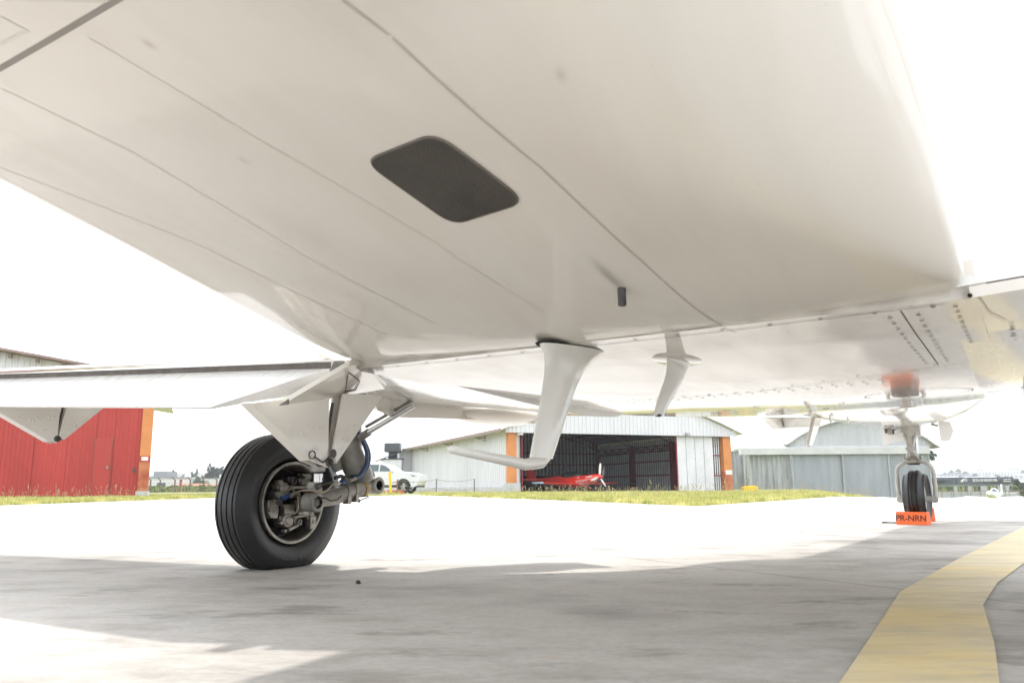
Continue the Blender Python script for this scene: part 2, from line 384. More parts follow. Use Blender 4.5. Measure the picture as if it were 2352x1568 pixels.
def sec(y):
    ys = STA[:,0]
    # smooth (catmull-like) interpolation through cubic on each channel
    i = int(np.clip(np.searchsorted(ys, y)-1, 0, len(ys)-2)); t = (y-ys[i])/(ys[i+1]-ys[i])
    out = []
    for k in range(1,5):
        p1, p2 = STA[i,k], STA[i+1,k]
        m1 = (STA[i+1,k]-STA[i-1,k])/(ys[i+1]-ys[i-1]) if i > 0 else (p2-p1)/(ys[i+1]-ys[i])
        m2 = (STA[i+2,k]-STA[i,k])/(ys[i+2]-ys[i]) if i < len(ys)-2 else (p2-p1)/(ys[i+1]-ys[i])
        h = ys[i+1]-ys[i]; t2, t3 = t*t, t*t*t
        out.append((2*t3-3*t2+1)*p1+(t3-2*t2+t)*h*m1+(-2*t3+3*t2)*p2+(t3-t2)*h*m2)
    return out
def expo(y, n, stbd):
    k = 1-ss(.75, 1.6, y) if stbd else 1-ss(1.2, 1.57, y)
    k *= ss(-1.2, .2, y)
    return n*(1-k) + (2.0 if stbd else 14)*k
def hwid_(y, w, stbd): return w*(1-.04*(1-ss(1.1,1.5,y))*ss(-1.5,0,y)) if stbd else w*(1+.07*(1-ss(.9,1.57,y))*ss(-1.5,0,y))
def rad(y, stbd):
    if stbd: return min(.70, .03+.80*max(0, 1.52-y))
    return .03+.10*ss(1.6, .9, y) if False else .035+.06*(1-ss(.9, 1.6, y))+.5*(1-ss(-1.2, -.2, y))
def wrr(y, stbd, w): return .738 if stbd else .742+.055*(1-ss(.9,1.57,y))
def rzb(x, y, w, zb, stbd):
    r = rad(y, stbd); a = abs(x); cam_ = .018*(min(a, w)/w)**2
    if a <= w-r: return zb+cam_
    return zb+cam_+r-math.sqrt(max(0, r*r-(a-(w-r))**2))
def wblend(y): return ss(-1.6,-.2,y)*(1-ss(1.65,2.1,y))
def belly(x, y, off=0):
    w, zb, zt, n = sec(y); zc = (zb+zt)/2; b = zc-zb; n = max(2, expo(y, n, x > 0)); wr = wrr(y, x > 0, w)
    k = wblend(y)
    q = max(0, 1-abs(x/w)**n)**(1/n); zs = zc-b*q
    return (rzb(max(-wr, min(wr, x)), y, wr, zb, x > 0) if k > .5 else zs) - off
mb = MB(); NS = 110; M_ = 160
ysv = list(np.concatenate([np.linspace(-6.6,-.5,22), np.linspace(-.4,1.57,46), np.linspace(1.7,9.55,60)]))
for y in ysv:
    w, zb, zt, n = sec(y); zc = (zb+zt)/2; b = zc-zb
    nt_ = 2.1
    for k in range(M_):
        t = 2*PI*k/M_; cs, sn = math.cos(t), math.sin(t)
        e = expo(y, n, cs > 0) if sn < 0 else 2.1
        x = w*math.copysign(abs(cs)**(2/e), cs); z = zc + b*math.copysign(abs(sn)**(2/e), sn)
        kb = wblend(y); st = cs > 0; wr = wrr(y, st, w); x *= 1+(wr/w-1)*kb
        if sn < 0 and kb > 0:
            q_ = abs((t-1.5*PI)/(PI/2)); r_ = rad(y, st)
            if q_ > .75: xx = wr; zz = zb+.018+r_+(zc-zb-.018-r_)*(q_-.75)/.25
            elif q_ > .3: a_ = (q_-.3)/.45*PI/2; xx = wr-r_+r_*math.sin(a_); zz = zb+.018*(xx/wr)**2+r_-r_*math.cos(a_)
            else: xx = (wr-r_)*q_/.3; zz = zb+.018*(xx/wr)**2
            xx = xx if st else -xx
            x = x+(xx-x)*kb; z = z+(zz-z)*kb
        mb.v.append((x, y, z))
ns = len(ysv)
mb.f = [(i*M_+k, (i+1)*M_+k, (i+1)*M_+(k+1)%M_, i*M_+(k+1)%M_) for i in range(ns-1) for k in range(M_)] + [tuple(range(M_)), tuple((ns-1)*M_+k for k in range(M_))[::-1]]
mb.m = [0]*len(mb.f)
fus = mb.build('fuselage', M_skin, jet, smooth=50)
# belly fairing: rounded front, flat bottom, straight rear edge
FZ = .628; FY0 = 1.59
def fairing_plan():
    pts = []
    for k in range(41):
        t = PI*k/40; cx, sx = math.cos(t), math.sin(t)
        pts.append((.775*math.copysign(abs(cx)**.62, cx), 3.15+.90*abs(sx)**.9))
    return pts
plan = fairing_plan()
def zbot(x, y): return FZ + .005*(1-ss(1.6,1.9,y)) - .010*(1-min(1, abs(x)/.76)**2)*ss(1.6,2.6,y) + .030*ss(3.0, 4.1, y)
lev = [(.30,1.0),(.16,1.0),(.06,.998),(.025,.992),(.007,.984),(0,.972)]
mb = MB(); P0 = [(.775,FY0)]+plan+[(-.775,FY0)]
for dz, sc in lev:
    for x, y in P0:
        xx, yy = x*sc, (FY0+(y-FY0)*sc if y > 3.2 else y); mb.v.append((xx, yy, zbot(xx, yy)+min(dz, .035+.02*dz+.3*ss(2.6,3.2,yy))))
n0 = len(P0)
mb.f = [(i*n0+k, i*n0+(k+1)%n0, (i+1)*n0+(k+1)%n0, (i+1)*n0+k) for i in range(len(lev)-1) for k in range(n0)]
rim_ = [mb.v[(len(lev)-1)*n0+k] for k in range(n0)]; rx_ = np.array([p[0] for p in rim_[1:-1]][::-1]); ry_ = np.array([p[1] for p in rim_[1:-1]][::-1])
def yfront(x): return float(np.interp(x, rx_, ry_))
base_ = len(mb.v); NXg = 44; NYg = 40; xm = .775*.972
for i in range(NXg+1):
    x = xm*math.sin((i/NXg-.5)*PI); yf = yfront(x)
    for j in range(NYg+1): y = FY0+(yf-FY0)*(j/NYg); mb.v.append((x, y, zbot(x, y)))
mb.f += [(base_+i*(NYg+1)+j, base_+i*(NYg+1)+j+1, base_+(i+1)*(NYg+1)+j+1, base_+(i+1)*(NYg+1)+j) for i in range(NXg) for j in range(NYg)]
sk_ = len(mb.v)
for i in range(NXg+1): v_ = mb.v[base_+i*(NYg+1)]; mb.v.append((v_[0], v_[1], v_[2]+.07))
mb.f += [(sk_+i, sk_+i+1, base_+(i+1)*(NYg+1), base_+i*(NYg+1)) for i in range(NXg)]
mb.m = [0]*len(mb.f); mb.build('belly_fairing', M_skin, jet, smooth=35)
mb = MB(); e_ = [Vector((x*1.004, FY0+(y-FY0)*1.004+.002, FZ+.045)) for x, y in plan]; mb.tube(e_, .009, 8); mb.build('fairing_seal', mat('grey_seal', (.25,.24,.22), .7), jet, smooth=60)
# seams and rivets, laid on the skin
def surf(x, y):
    if y > FY0 and y < 4.05 and abs(x) < .77: return zbot(x, y) - .0014
    return belly(x, y, .0005)
def strip(mb, pts, w, n=24, f=surf):
    """a flat band following the skin between aircraft-frame (x,y) points"""
    P = []
    for (a, b) in zip(pts[:-1], pts[1:]):
        for k in range(n): t = k/n; P.append(Vector((a[0]+(b[0]-a[0])*t, a[1]+(b[1]-a[1])*t)))
    P.append(Vector(pts[-1])); vs = []
    for i, p in enumerate(P):
        d = (P[min(i+1,len(P)-1)]-P[max(i-1,0)]).normalized(); nn = Vector((-d.y, d.x))*w/2
        for s_ in (1,-1): q = p+nn*s_; vs.append((q.x, q.y, f(q.x, q.y)))
    mb.add(vs, [(2*i, 2*i+1, 2*i+3, 2*i+2) for i in range(len(P)-1)])
def onskin(px, py, f=surf):
    z = .75
    for _ in range(25):
        q = lz(px, py, z)
        if q.y > 4.5 or q.y < -3: return q
        z2 = f(max(-.79, min(.79, q.x)), q.y); z = z*.5+z2*.5
    return lz(px, py, z)
def sk(*pp): return [tuple(onskin(*p).xy) for p in pp]
mb = MB(); strip(mb, sk((785,0),(1240,384),(1690,765)), .0035); 
mb.build('panel_seam', M_seam2, jet)
mb = MB(); strip(mb, sk((-30,176),(0,158),(135,80),(290,-12)), .008); mb.build('panel_gap', mat('panel_gap', (.34,.31,.28), .7), jet)
mb = MB(); strip(mb, sk((10,0),(265,5)), .004)
for a_, w_ in (([(0,385),(450,560),(900,775)], .0025), ([(-40,60),(0,40),(62,72),(0,104)], .005)): strip(mb, sk(*a_), w_)
mb.build('panel_seam', mat('faint_seam', (.71,.67,.60), .4, coat=1, var=.06), jet)
mb = MB()
for a_, w_ in (([(205,90),(590,320),(1000,560),(1250,720)], .004), ([(0,205),(300,350),(700,590),(1000,745)], .006)): strip(mb, sk(*a_), w_)
mb.build('stain_streak', mat('brown_grime', (.785,.737,.665), .4, coat=1, var=.05, scale=30), jet)
mb = MB(); strip(mb, [(-.73,FY0+.02),(-.4,FY0+.045),(.3,FY0+.045),(.70,FY0+.02)], .003, 20)
strip(mb, [(.625,FY0+.04),(.625,2.38)], .002); strip(mb, [(-.72,2.66),(.05,2.66),(.62,2.42),(.74,2.35)], .0025)
for cx_, cy_ in ((.50,3.1),(.06,3.25),(-.40,3.3)):
    strip(mb, [(cx_+.17*math.cos(t), cy_+.15*math.sin(t)) for t in np.linspace(0, 2*PI, 25)], .003, 2)
strip(mb, [(-.3,3.75),(.05,3.7),(.35,3.6)], .004)
mb.build('panel_seam', M_seam, jet)
mb = MB()
def dots(pts, r=.005):
    for x, y in pts:
        z = surf(x, y)
        mb.add([(x+r*math.cos(t), y+r*math.sin(t), z-.0006) for t in np.linspace(0, 2*PI, 9)[:-1]] , [tuple(range(8))[::-1]])
def row(p, q, n, r=.005, jit=.0): dots([(p[0]+(q[0]-p[0])*i/(n-1)+random.uniform(-jit,jit), p[1]+(q[1]-p[1])*i/(n-1)) for i in range(n)], r)
row((-.70,FY0+.03),(.68,FY0+.03),15,.005); row((.600,1.68),(.600,2.32),12,.005); row((.650,1.68),(.650,2.32),12,.005); row((.715,1.64),(.72,2.3),14,.005)
row((-.7,2.75),(.45,2.60),26,.006); row((-.7,2.80),(.45,2.66),26,.006); row((-.75,2.645),(0,2.645),9,.005); row((.1,2.60),(.72,2.33),7,.005)
for cx_, cy_ in ((.50,3.1),(.06,3.25),(-.40,3.3)): dots([(cx_+.155*math.cos(t), cy_+.135*math.sin(t)) for t in np.linspace(0, 2*PI, 17)], .004)
dots([(-.1,3.6),(.1,3.58)], .016)
mb.build('rivets', M_rivet, jet)
# dark mesh panel
cs = [onskin(*p) for p in ((838,370),(1000,306),(1205,462),(1040,514))]
def rrect(c4, r=.22, k=7):
    out = []
    for i in range(4):
        p = c4[i]; a = c4[i-1]; b = c4[(i+1)%4]; p0 = p+(a-p)*r; p1 = p+(b-p)*r
        for j in range(k+1): t = j/k; out.append(p0*(1-t)**2+p*2*t*(1-t)+p1*t*t)
    return out
pl = rrect([Vector((c_.x, c_.y)) for c_ in cs], .2); cen = sum(pl, Vector((0,0)))/len(pl)
mb = MB(); rings = [1, .75, .5, .25]
for q in rings:
    for p in pl: s_ = cen+(p-cen)*q; mb.v.append((s_.x, s_.y, belly(s_.x, s_.y, .0025)))
n0 = len(pl); mb.f = [(i*n0+k, (i+1)*n0+k, (i+1)*n0+(k+1)%n0, i*n0+(k+1)%n0) for i in range(3) for k in range(n0)] + [tuple(3*n0+k for k in range(n0))]; mb.m = [0]*len(mb.f)
mb.build('mesh_panel', M_grille, jet, smooth=60)
mb = MB(); mb.tube([Vector((p.x, p.y, belly(p.x, p.y, .001))) for p in [cen+(q-cen)*1.012 for q in pl+pl[:1]]], .0022, 6); mb.build('panel_rim', M_seam, jet)
# drain tube
q = onskin(1428, 664); mb = MB(); mb.lathe([(.008,.01),(.008,-.032),(.0055,-.032),(.0055,-.01)], (q.x,q.y,q.z), (0,0,1), 16); mb.add([(q.x+.0055*math.cos(t), q.y+.0055*math.sin(t), q.z-.012) for t in np.linspace(0,2*PI,13)[:-1]], [tuple(range(12))], 1)
mb.build('drain_tube', [M_dmetal, M_black], jet, smooth=40)
g = NG(M_skin); bs = M_skin.node_tree.nodes['Principled BSDF']; old = bs.inputs['Base Color'].links[0].from_socket
tc_ = g.n('ShaderNodeTexCoord'); sp = g.n('ShaderNodeSeparateXYZ'); g.l(tc_.outputs['Object'], sp.inputs[0])
def gauss(cx, cy, sx, sy):
    a_ = g.math('POWER', g.math('DIVIDE', g.math('SUBTRACT', sp.outputs[0], cx), sx), 2); b_ = g.math('POWER', g.math('DIVIDE', g.math('SUBTRACT', sp.outputs[1], cy), sy), 2)
    return g.math('POWER', 2.718, g.math('MULTIPLY', g.math('ADD', a_, b_), -1.0))
nzs = g.noise(g.mapped((30, 5, 5)), 1, 4)
c = g.mix(g.math('MULTIPLY', gauss(q.x, q.y-.05, .010, .05), g.rng(nzs, .3, .6, .35, .85)), old, (.20,.17,.15))
for (px_, py_, r_, k_) in ((342,103,.006,.5),(1288,175,.006,.35),(560,370,.006,.3),(700,540,.05,.14),(470,300,.07,.12),(930,640,.06,.12),(1500,560,.06,.10)):
    w_ = onskin(px_, py_); c = g.mix(g.math('MULTIPLY', gauss(w_.x, w_.y, r_, r_*1.6), k_), c, (.42,.33,.25))
g.l(c, bs.inputs['Base Color'])
# antennas
def blade(root_c, chord, tip_c, tchord, thick, tthick, name, nsec=14, curve=None, flare=1.0):
    """swept blade: root at the skin, tip below; chord runs fore-aft"""
    mb = MB(); K = 20
    for i in range(nsec+1):
        t = i/nsec; c_ = root_c.lerp(tip_c, t); ch = chord+(tchord-chord)*t; th = thick+(tthick-thick)*t
        if curve: c_.y += curve(t)
        if flare: f = math.exp(-t*9); ch *= 1+.40*f*flare; th *= 1+2.6*f*flare
        for k in range(K):
            a = 2*PI*k/K; mb.v.append((c_.x+th/2*math.sin(a)*(1+.45*math.cos(a)), c_.y+ch/2*math.cos(a), c_.z))
    mb.f = [(i*K+k, (i+1)*K+k, (i+1)*K+(k+1)%K, i*K+(k+1)%K) for i in range(nsec) for k in range(K)] + [tuple(nsec*K+k for k in range(K))]; mb.m = [0]*len(mb.f)
    return mb.build(name, M_ant, jet, smooth=60)
AX = -.095
ra = lx(1305,806,AX); ta = lx(1242,1052,AX); ra.z = FZ+.002
a1 = blade(ra, .172, ta, .092, .032, .022, 'blade_antenna')
mb = MB(); bz = FZ-.001; bz = zbot(AX, ra.y)-.001; mb.add([(AX+.045*math.cos(t), ra.y+.133*math.sin(t), bz) for t in np.linspace(0,2*PI,33)[:-1]], [tuple(range(32))[::-1]]); mb.build('antenna_gasket', M_rubberd, a1)
e0 = lx(1262,1040,AX); e1 = lx(1243,1062,AX); e2 = lx(1205,1066,AX); e3 = lx(1030,1030,AX)
mb = MB(); mb.tube([e0+Vector((0,0,.02)), e0, e1, e1.lerp(e2,.5), e2, e2.lerp(e3,.5), e3.lerp(e2,.04), e3], [.009,.0105,.012,.0125,.012,.0095,.008,.003], 16); mb.build('antenna_rod', M_ant, a1, smooth=70)
mb = MB(); mb.sphere(lx(1349,802,AX+.03), .004); mb.sphere(lx(1365,812,AX+.03), .004); mb.build('antenna_screws', M_brass, a1)
BX = .075
rb_ = lx(1556,818,BX); tb_ = lx(1512,955,BX); rb_.z = FZ+.002
a2 = blade(rb_, .135, tb_, .055, .022, .012, 'blade_antenna', curve=lambda t: .035*math.sin(PI*t)*(.8-t)*1.2, flare=.35)
mb = MB(); mb.lathe([(.0,.002),(.05,.002),(.056,.005),(.056,.008)], (BX,rb_.y,zbot(BX,rb_.y)-.006), (0,0,1), 32)
for i, v in enumerate(mb.v): mb.v[i] = (BX+(v[0]-BX)*1.0, rb_.y+(v[1]-rb_.y)*1.75, v[2])
mb.build('antenna_base', M_ant, a2, smooth=50)
mb = MB(); mb.sphere((tb_.x,tb_.y,tb_.z+.002), (.007,.018,.004)); mb.build('antenna_tip', M_dmetal, a2, smooth=60)
# farther belly antennas
def fin(pxs, x, th, name, m=M_ant):
    P = [lx(px, py, x) for px, py in pxs]; P = [Vector((x-th/2, p.y, p.z)) for p in P]; mb = MB(); mb.prism(P, (th,0,0)); return mb.build(name, m, jet, bevel=th*.3)
fin([(1745,958),(1842,958),(1835,964),(1800,966),(1806,983),(1785,986),(1764,966)], -.28, .05, 'belly_antenna', M_ant)
fin([(1800,958),(1868,958),(1862,981),(1806,983)], -.24, .012, 'belly_antenna')
fin([(1868,956),(1887,957),(1862,1024),(1856,1026),(1854,1021)], -.16, .02, 'belly_antenna')
for px in (1908,1948,1975):
    fin([(px-3,952),(px+5,951),(px+1,972),(px-1,972)], -.05, .008, 'static_wick')
# ---- wings
DI = math.tan(math.radians(3.6))
def wing_sec(x):
    ax = abs(x); t = (ax-.78)/(7.2-.78)
    te = 1.585 + .30*t
    glove = .55*math.exp(-(ax-.78)/.35)
    le = 2.78 + glove - .55*t
    return te, le
def wing(side):
    mb = MB(); NX = 40; prof = []
    up = [(0,0),(.02,.022),(.08,.045),(.2,.068),(.4,.08),(.6,.068),(.8,.04),(1,.006)]; lo = [(1,-.004),(.8,-.018),(.5,-.032),(.25,-.04),(.08,-.030),(.02,-.014)]
    P = up+lo; K = len(P)
    for i in range(NX+1):
        ax = .70+(7.2-.70)*(i/NX)**1.5; te, le = wing_sec(max(ax,.78)); ch = le-te; z0 = .665+(ax-.78)*DI; tk = 1 - .25*(ax/7.2)
        for u, h in P: mb.v.append((side*ax, le-u*ch, z0+h*ch*tk*.95))
    mb.f = [(i*K+k, (i+1)*K+k, (i+1)*K+(k+1)%K, i*K+(k+1)%K) for i in range(NX) for k in range(K)] + [tuple(range(K)), tuple(NX*K+k for k in range(K))]; mb.m = [0]*len(mb.f)
    return mb.build('wing', M_white, jet, smooth=40)
wl = wing(-1); wr = wing(1)
# deployed flap, port: upper edge and lower edge measured on planes of constant y
def flap(side, x0, x1, x0b, parent):
    mb = MB(); 
    def pt(ax, y, z): return Vector((side*ax, y, z+(ax-.78)*DI))
    up0 = pt(x0, 1.555, .632); up1 = pt(x1, 1.56, .632); lo0 = pt(x0b, 1.35, .510); lo1 = pt(x1, 1.37, .512)
    n_ = Vector((0,.55,-.83)); th = .022
    f0 = up0+Vector((0,.06,-.012)); f1 = up1+Vector((0,.06,-.012))
    vs = [up0, up1, lo1, lo0, lo0+Vector((0,.012,-.004)), lo1+Vector((0,.012,-.004)), f1+n_*.03, f0+n_*.03]
    mb.add(vs, [(0,1,2,3),(3,2,5,4),(4,5,6,7),(7,6,1,0),(0,3,4,7),(1,6,5,2)])
    o = mb.build('flap', M_white, parent, smooth=30)
    # dark gap strip behind the flap's upper edge with a row of fasteners
    mb = MB(); mb.beam(up0+Vector((0,.012,.012)), up1+Vector((0,.012,.010)), .006, .018); mb.build('flap_gap', M_seam, parent)
    mb = MB(); a_ = up0+Vector((0,-.008,.034)); b_ = up1+Vector((0,-.008,.026)); mb.beam(a_, b_, .05, .010); mb.build('wing_trailing_edge', M_white, parent)
    return o
flap(-1, .80, 4.6, 1.02, wl); flap(1, 1.45, 4.6, 1.5, wr)
# inboard root fillet (port), with its access door; underside panel lines of the starboard root
A0 = ly(645,931,1.40); A1 = ly(800,840,1.54); A2 = ly(838,838,1.62); A3 = ly(884,893,2.02); A4 = ly(760,914,1.62)
mb = MB(); mb.prism([A0, A1, A2, A3, A4], (0,.012,.02)); mb.build('root_fillet', M_skin, wl)
mb = MB(); mb.prism([ly(640,931,1.395), ly(660,918,1.405), ly(662,929,1.405)], (0,.004,.004)); mb.build('fillet_tip', M_seam, wl)
mb = MB()
dd = [ly(795,848,1.56), ly(790,893,1.585), ly(812,889,1.63), ly(829,866,1.66)]
cn = (A1-A0).cross(A3-A0).normalized(); 
if cn.dot(toloc(CAMP)-A1) < 0: cn = -cn
dd = []
for p in ((795,848),(789,893),(812,890),(822,868)):
    r_ = toloc(CAMP+ray(*p))-toloc(CAMP); t = (A0-toloc(CAMP)).dot(cn)/r_.dot(cn); dd.append(toloc(CAMP)+r_*t+cn*.010)
for a_, b_ in zip(dd, dd[1:]+dd[:1]): mb.tube([a_, b_], .0016, 6)
mb.build('fillet_door', M_seam, wl)
mb = MB()
def wsurf(x, y): return .631 - .001 + max(0, abs(x)-.78)*DI*.9
# starboard under-wing root plate
mb.prism([(.742,1.58,.632),(1.55,1.585,.632+.77*DI),(1.55,3.0,.632+.77*DI),(.742,3.25,.632)], (0,0,.02)); pr_ = mb.build('root_panel', M_skin, wr)
mb = MB(); f2 = lambda x, y: .6305 + max(0, x-.775)*DI
strip(mb, [(.755,1.59),(.765,1.75),(.79,1.86),(.86,1.875),(1.5,1.90)], .004, 12, f2); strip(mb, [(.79,2.33),(1.5,2.36)], .003, 8, f2); mb.build('panel_seam', M_seam2, wr)
mb = MB()
for i in range(9): x = .80+i*.075; mb.add([(x+.006*math.cos(t), 1.92+.006*math.sin(t), f2(x,0)-.0015) for t in np.linspace(0,2*PI,9)[:-1]], [tuple(range(8))[::-1]])
for i in range(8): y = 1.95+i*.05; mb.add([(.80+.006*math.cos(t), y+.006*math.sin(t), f2(.8,0)-.0015) for t in np.linspace(0,2*PI,9)[:-1]], [tuple(range(8))[::-1]])
mb.build('rivets', M_rivet, wr)
mb = MB(); mb.sphere((.742,1.578,.636), (.004,.005,.004)); mb.build('seal', M_black, wr, smooth=60)
# pod with dark round hole under the starboard wing root
q = lz(2372, 868, .60); mb = MB()
mb.lathe([(.0,.0),(.022,.015),(.042,.05),(.054,.12),(.058,.30),(.056,.6),(.03,.9),(0,1.0)], (q.x+.03, 2.62, .625), (0,1,0), 28); pod = mb.build('inlet_pod', mat('pod_grey_paint', (.46,.44,.41), .4, var=.1, coat=.4), wr, smooth=60)
mb = MB(); dv = Vector((-.55,-.55,-.62)).normalized(); cpt = Vector((q.x+.035, 2.69, .612))
mb.lathe([(.0,.034),(.014,.034),(.016,.044),(.021,.044),(.023,.02)], cpt, dv, 24); mb.build('inlet_ring', M_dmetal, pod, smooth=40)
# port forward under-wing panel and landing-light bulge
mb = MB(); 
def plx(p, x): return lx(p[0], p[1], x)
G1 = [plx((880,878),-.83), plx((850,905),-1.10), plx((868,942),-1.28), plx((900,958),-1.34), plx((1068,962),-1.30), plx((1225,974),-1.12), plx((1262,935),-.86), plx((1110,900),-.83)]
LO = [plx((845,905),-1.02), plx((868,942),-1.26), plx((900,958),-1.32), plx((1068,962),-1.28), plx((1225,972),-1.10), plx((1300,970),-.98)]
UP = [p+Vector((-.02,.03,.14 if i else .06)) for i, p in enumerate(LO)]
UP[5] = LO[5]+Vector((-.02,.03,.10))
MI = [a_.lerp(b_, .5)+Vector((-.004,.004,0)) for a_, b_ in zip(LO, UP)]
BK = [p+Vector((-.22,.12,.05)) for p in LO]; mb = MB(); n0 = len(LO)
mb.add(UP+MI+LO+BK, [(j*n0+i, j*n0+i+1, (j+1)*n0+i+1, (j+1)*n0+i) for j in range(3) for i in range(n0-1)])
mb.build('wing_root_panel', M_skin, wl, smooth=50)
mb = MB(); q0 = UP[3].lerp(UP[4],.40); q1 = LO[3].lerp(LO[4],.25); qm = MI[3].lerp(MI[4],.33); dn = Vector((.004,-.004,-.001)); mb.tube([q0+dn, qm+dn, q1+dn], .0028, 6); mb.build('panel_seam', M_seam, wl)
L1 = plx((1045,955),-1.34); L2 = plx((1235,966),-1.14); mb = MB(); mid = (L1+L2)/2; ax_ = (L2-L1); 
mb.sphere((0,0,0), (.5,.16,.062), 24, 12); 
Lx = ax_.length; dxn = ax_.normalized(); R_ = Matrix((dxn, Vector((0,0,1)).cross(dxn), Vector((0,0,1)))).transposed()
mb.v = [tuple(mid + Vector((0,0,.012)) + R_ @ Vector((v[0]*Lx*1.02, v[1]*1.0, v[2]*.75))) for v in mb.v]
mb.build('landing_light_fairing', M_skin, wl, smooth=60)
# flap hinge fairings (each: flap half and fixed half meeting at a pin)
def hinge(parent, x, q, piv, gap):
    """q: pixel corners (rear top, mid rear, mid front, front top, apex rear, apex front)"""
    P = {k: lx(px, py, x) for k, (px, py) in q.items()}
    for nm, ks in (('flap_hinge_half', ('rt','mr','ar','a2')), ('fixed_hinge_half', ('mf','ft','af','a3'))):
        mb = MB()
        for s_ in (-.022, .016): mb.prism([P[k]+Vector((s_,0,0)) for k in ks], (.006,0,0))
        a_, b_ = (P[ks[0]], P[ks[3]]) if nm[0] == 'f' and 'flap' in nm else (P[ks[1]], P[ks[2]])
        mb.prism([a_+Vector((-.018,0,0)), b_+Vector((-.018,0,0)), b_+Vector((.018,0,0)), a_+Vector((.018,0,0))], (0,.004,.004))
        o = mb.build(nm, M_skin, parent, bevel=.0015)
        mb = MB(); random.seed(len(nm))
        c0 = P[ks[2]].lerp(P[ks[0]], .12)
        for i in range(12):
            u_, v_ = random.uniform(.08,.5), random.uniform(.15,.85)
            pt_ = P[ks[2]].lerp(P[ks[0]].lerp(P[ks[1]], v_), u_+.12); mb.sphere(pt_+Vector((.023,0,0)), (.002,.0045,.0045), 8, 5)
        mb.build('rivets', M_skin, o, smooth=60)
    mb = MB(); p = lx(*piv, x); mb.lathe([(0,.03),(.010,.03),(.012,.024),(.012,-.03)], p, (1,0,0), 16); mb.lathe([(0,.028),(.006,.034),(.006,.024)], p, (1,0,0), 12)
    a_ = lx(*gap[0], x); b_ = lx(*gap[1], x); mb.tube([a_, b_], .004, 8); mb.build('hinge_pin', M_dmetal, parent, smooth=40)
hinge(wl, -.86, dict(rt=(563,926), mr=(744,905), ar=(741,1074), a2=(700,1058), mf=(776,905), ft=(868,908), af=(760,1064), a3=(752,1030)), (742,1062), ((764,925),(748,1035)))
hinge(wl, -2.25, dict(rt=(-60,918), mr=(134,910), ar=(124,1018), a2=(106,1014), mf=(154,910), ft=(254,918), af=(140,1010), a3=(128,1000)), (124,1008), ((148,922),(130,992)))
mb = MB()   # fabric tie loops on the near hinge
for p0, p1 in (((722,1048),(742,1062)),((764,1042),(744,1060))): mb.tube([lx(*p0,-.83), lx(*p1,-.83)], .0025, 8)
mb.lathe([(.009,0),(.012,.002),(.012,-.002)], lx(717,1044,-.83), (1,0,0), 16, closed=True); mb.sphere(lx(766,1041,-.83), (.003,.012,.012)); mb.build('hinge_link', M_dmetal, wl, smooth=50)
# ---- main gear, port
WX, WY, WZ, WR = -1.742, 2.25, .257, .275
strut_x = -1.60
mb = MB()
mb.tube([Vector((strut_x,2.47,.72)), Vector((strut_x,2.48,.55)), Vector((strut_x,2.485,.47)), Vector((strut_x+.01,2.50,.41)), Vector((strut_x+.03,2.52,.36)), Vector((strut_x+.05,2.535,.325))], [.050,.050,.050,.054,.055,.040], 20)
mb.tube([Vector((strut_x-.05,2.36,.66)), Vector((strut_x-.02,2.40,.45)), Vector((strut_x,2.42,.38))], [.02,.028,.02], 12)
gear = mb.build('main_gear', M_gear, jet, smooth=60)
def tyre_mesh(c, R, hw, rimr, grooves, parent, chine=False, steer=None, flat=True):
    prof = []
    # from inner bead (+x side) over the tread to the other bead
    N = 60
    raw = []
    for i in range(N+1):
        a = PI*(i/N)                        # 0..pi from +x to -x
        x = hw*math.copysign(abs(math.cos(a))**.62, math.cos(a)); r = rimr + (R-rimr)*abs(math.sin(a))**.62 if True else 0
        raw.append((r, x))
    out = []
    for r, x in raw:
        rr = r
        for gx in grooves:
            if abs(x-gx) < .0036: rr -= .008
        out.append((rr, x))
    if grooves:   # add sharp groove points
        ins = []
        for i in range(len(out)-1):
            ins.append(out[i])
        ins.append(out[-1]); out = ins
    if chine:
        out = []
        q = hw
        for r, x in ((rimr,.6),(rimr+.012,.9),(rimr+.035,1.02),(.80*R,1.12),(.835*R,1.22),(.85*R,1.20),(.86*R,1.05),(.885*R,.86),(.93*R,.72),(.97*R,.60),(.985*R,.52),(.99*R,.38),(.97*R,.36),(.97*R,.31),(1.0*R,.29),(1.0*R,.05),(.98*R,.035),(.98*R,0)): out.append((r, x*q))
        out = out + [(r, -x) for r, x in out[::-1][1:]]
    def post(p):
        if not flat: return p
        d = WZ_cur - p.z
        if p.z < 0.004+ZA:
            k = (0.004+ZA-p.z); p = Vector((c[0]+(p.x-c[0])*(1+k*6), p.y, ZA+.002))
        elif p.z < .07: k = (.07-p.z)/.07; p = Vector((c[0]+(p.x-c[0])*(1+.10*k), p.y, p.z))
        return p
    WZ_cur = c[2]
    mb = MB(); mb.lathe(out, c, (1,0,0), 96, post=post)
    return mb.build('tyre', M_rubber, parent, smooth=32)
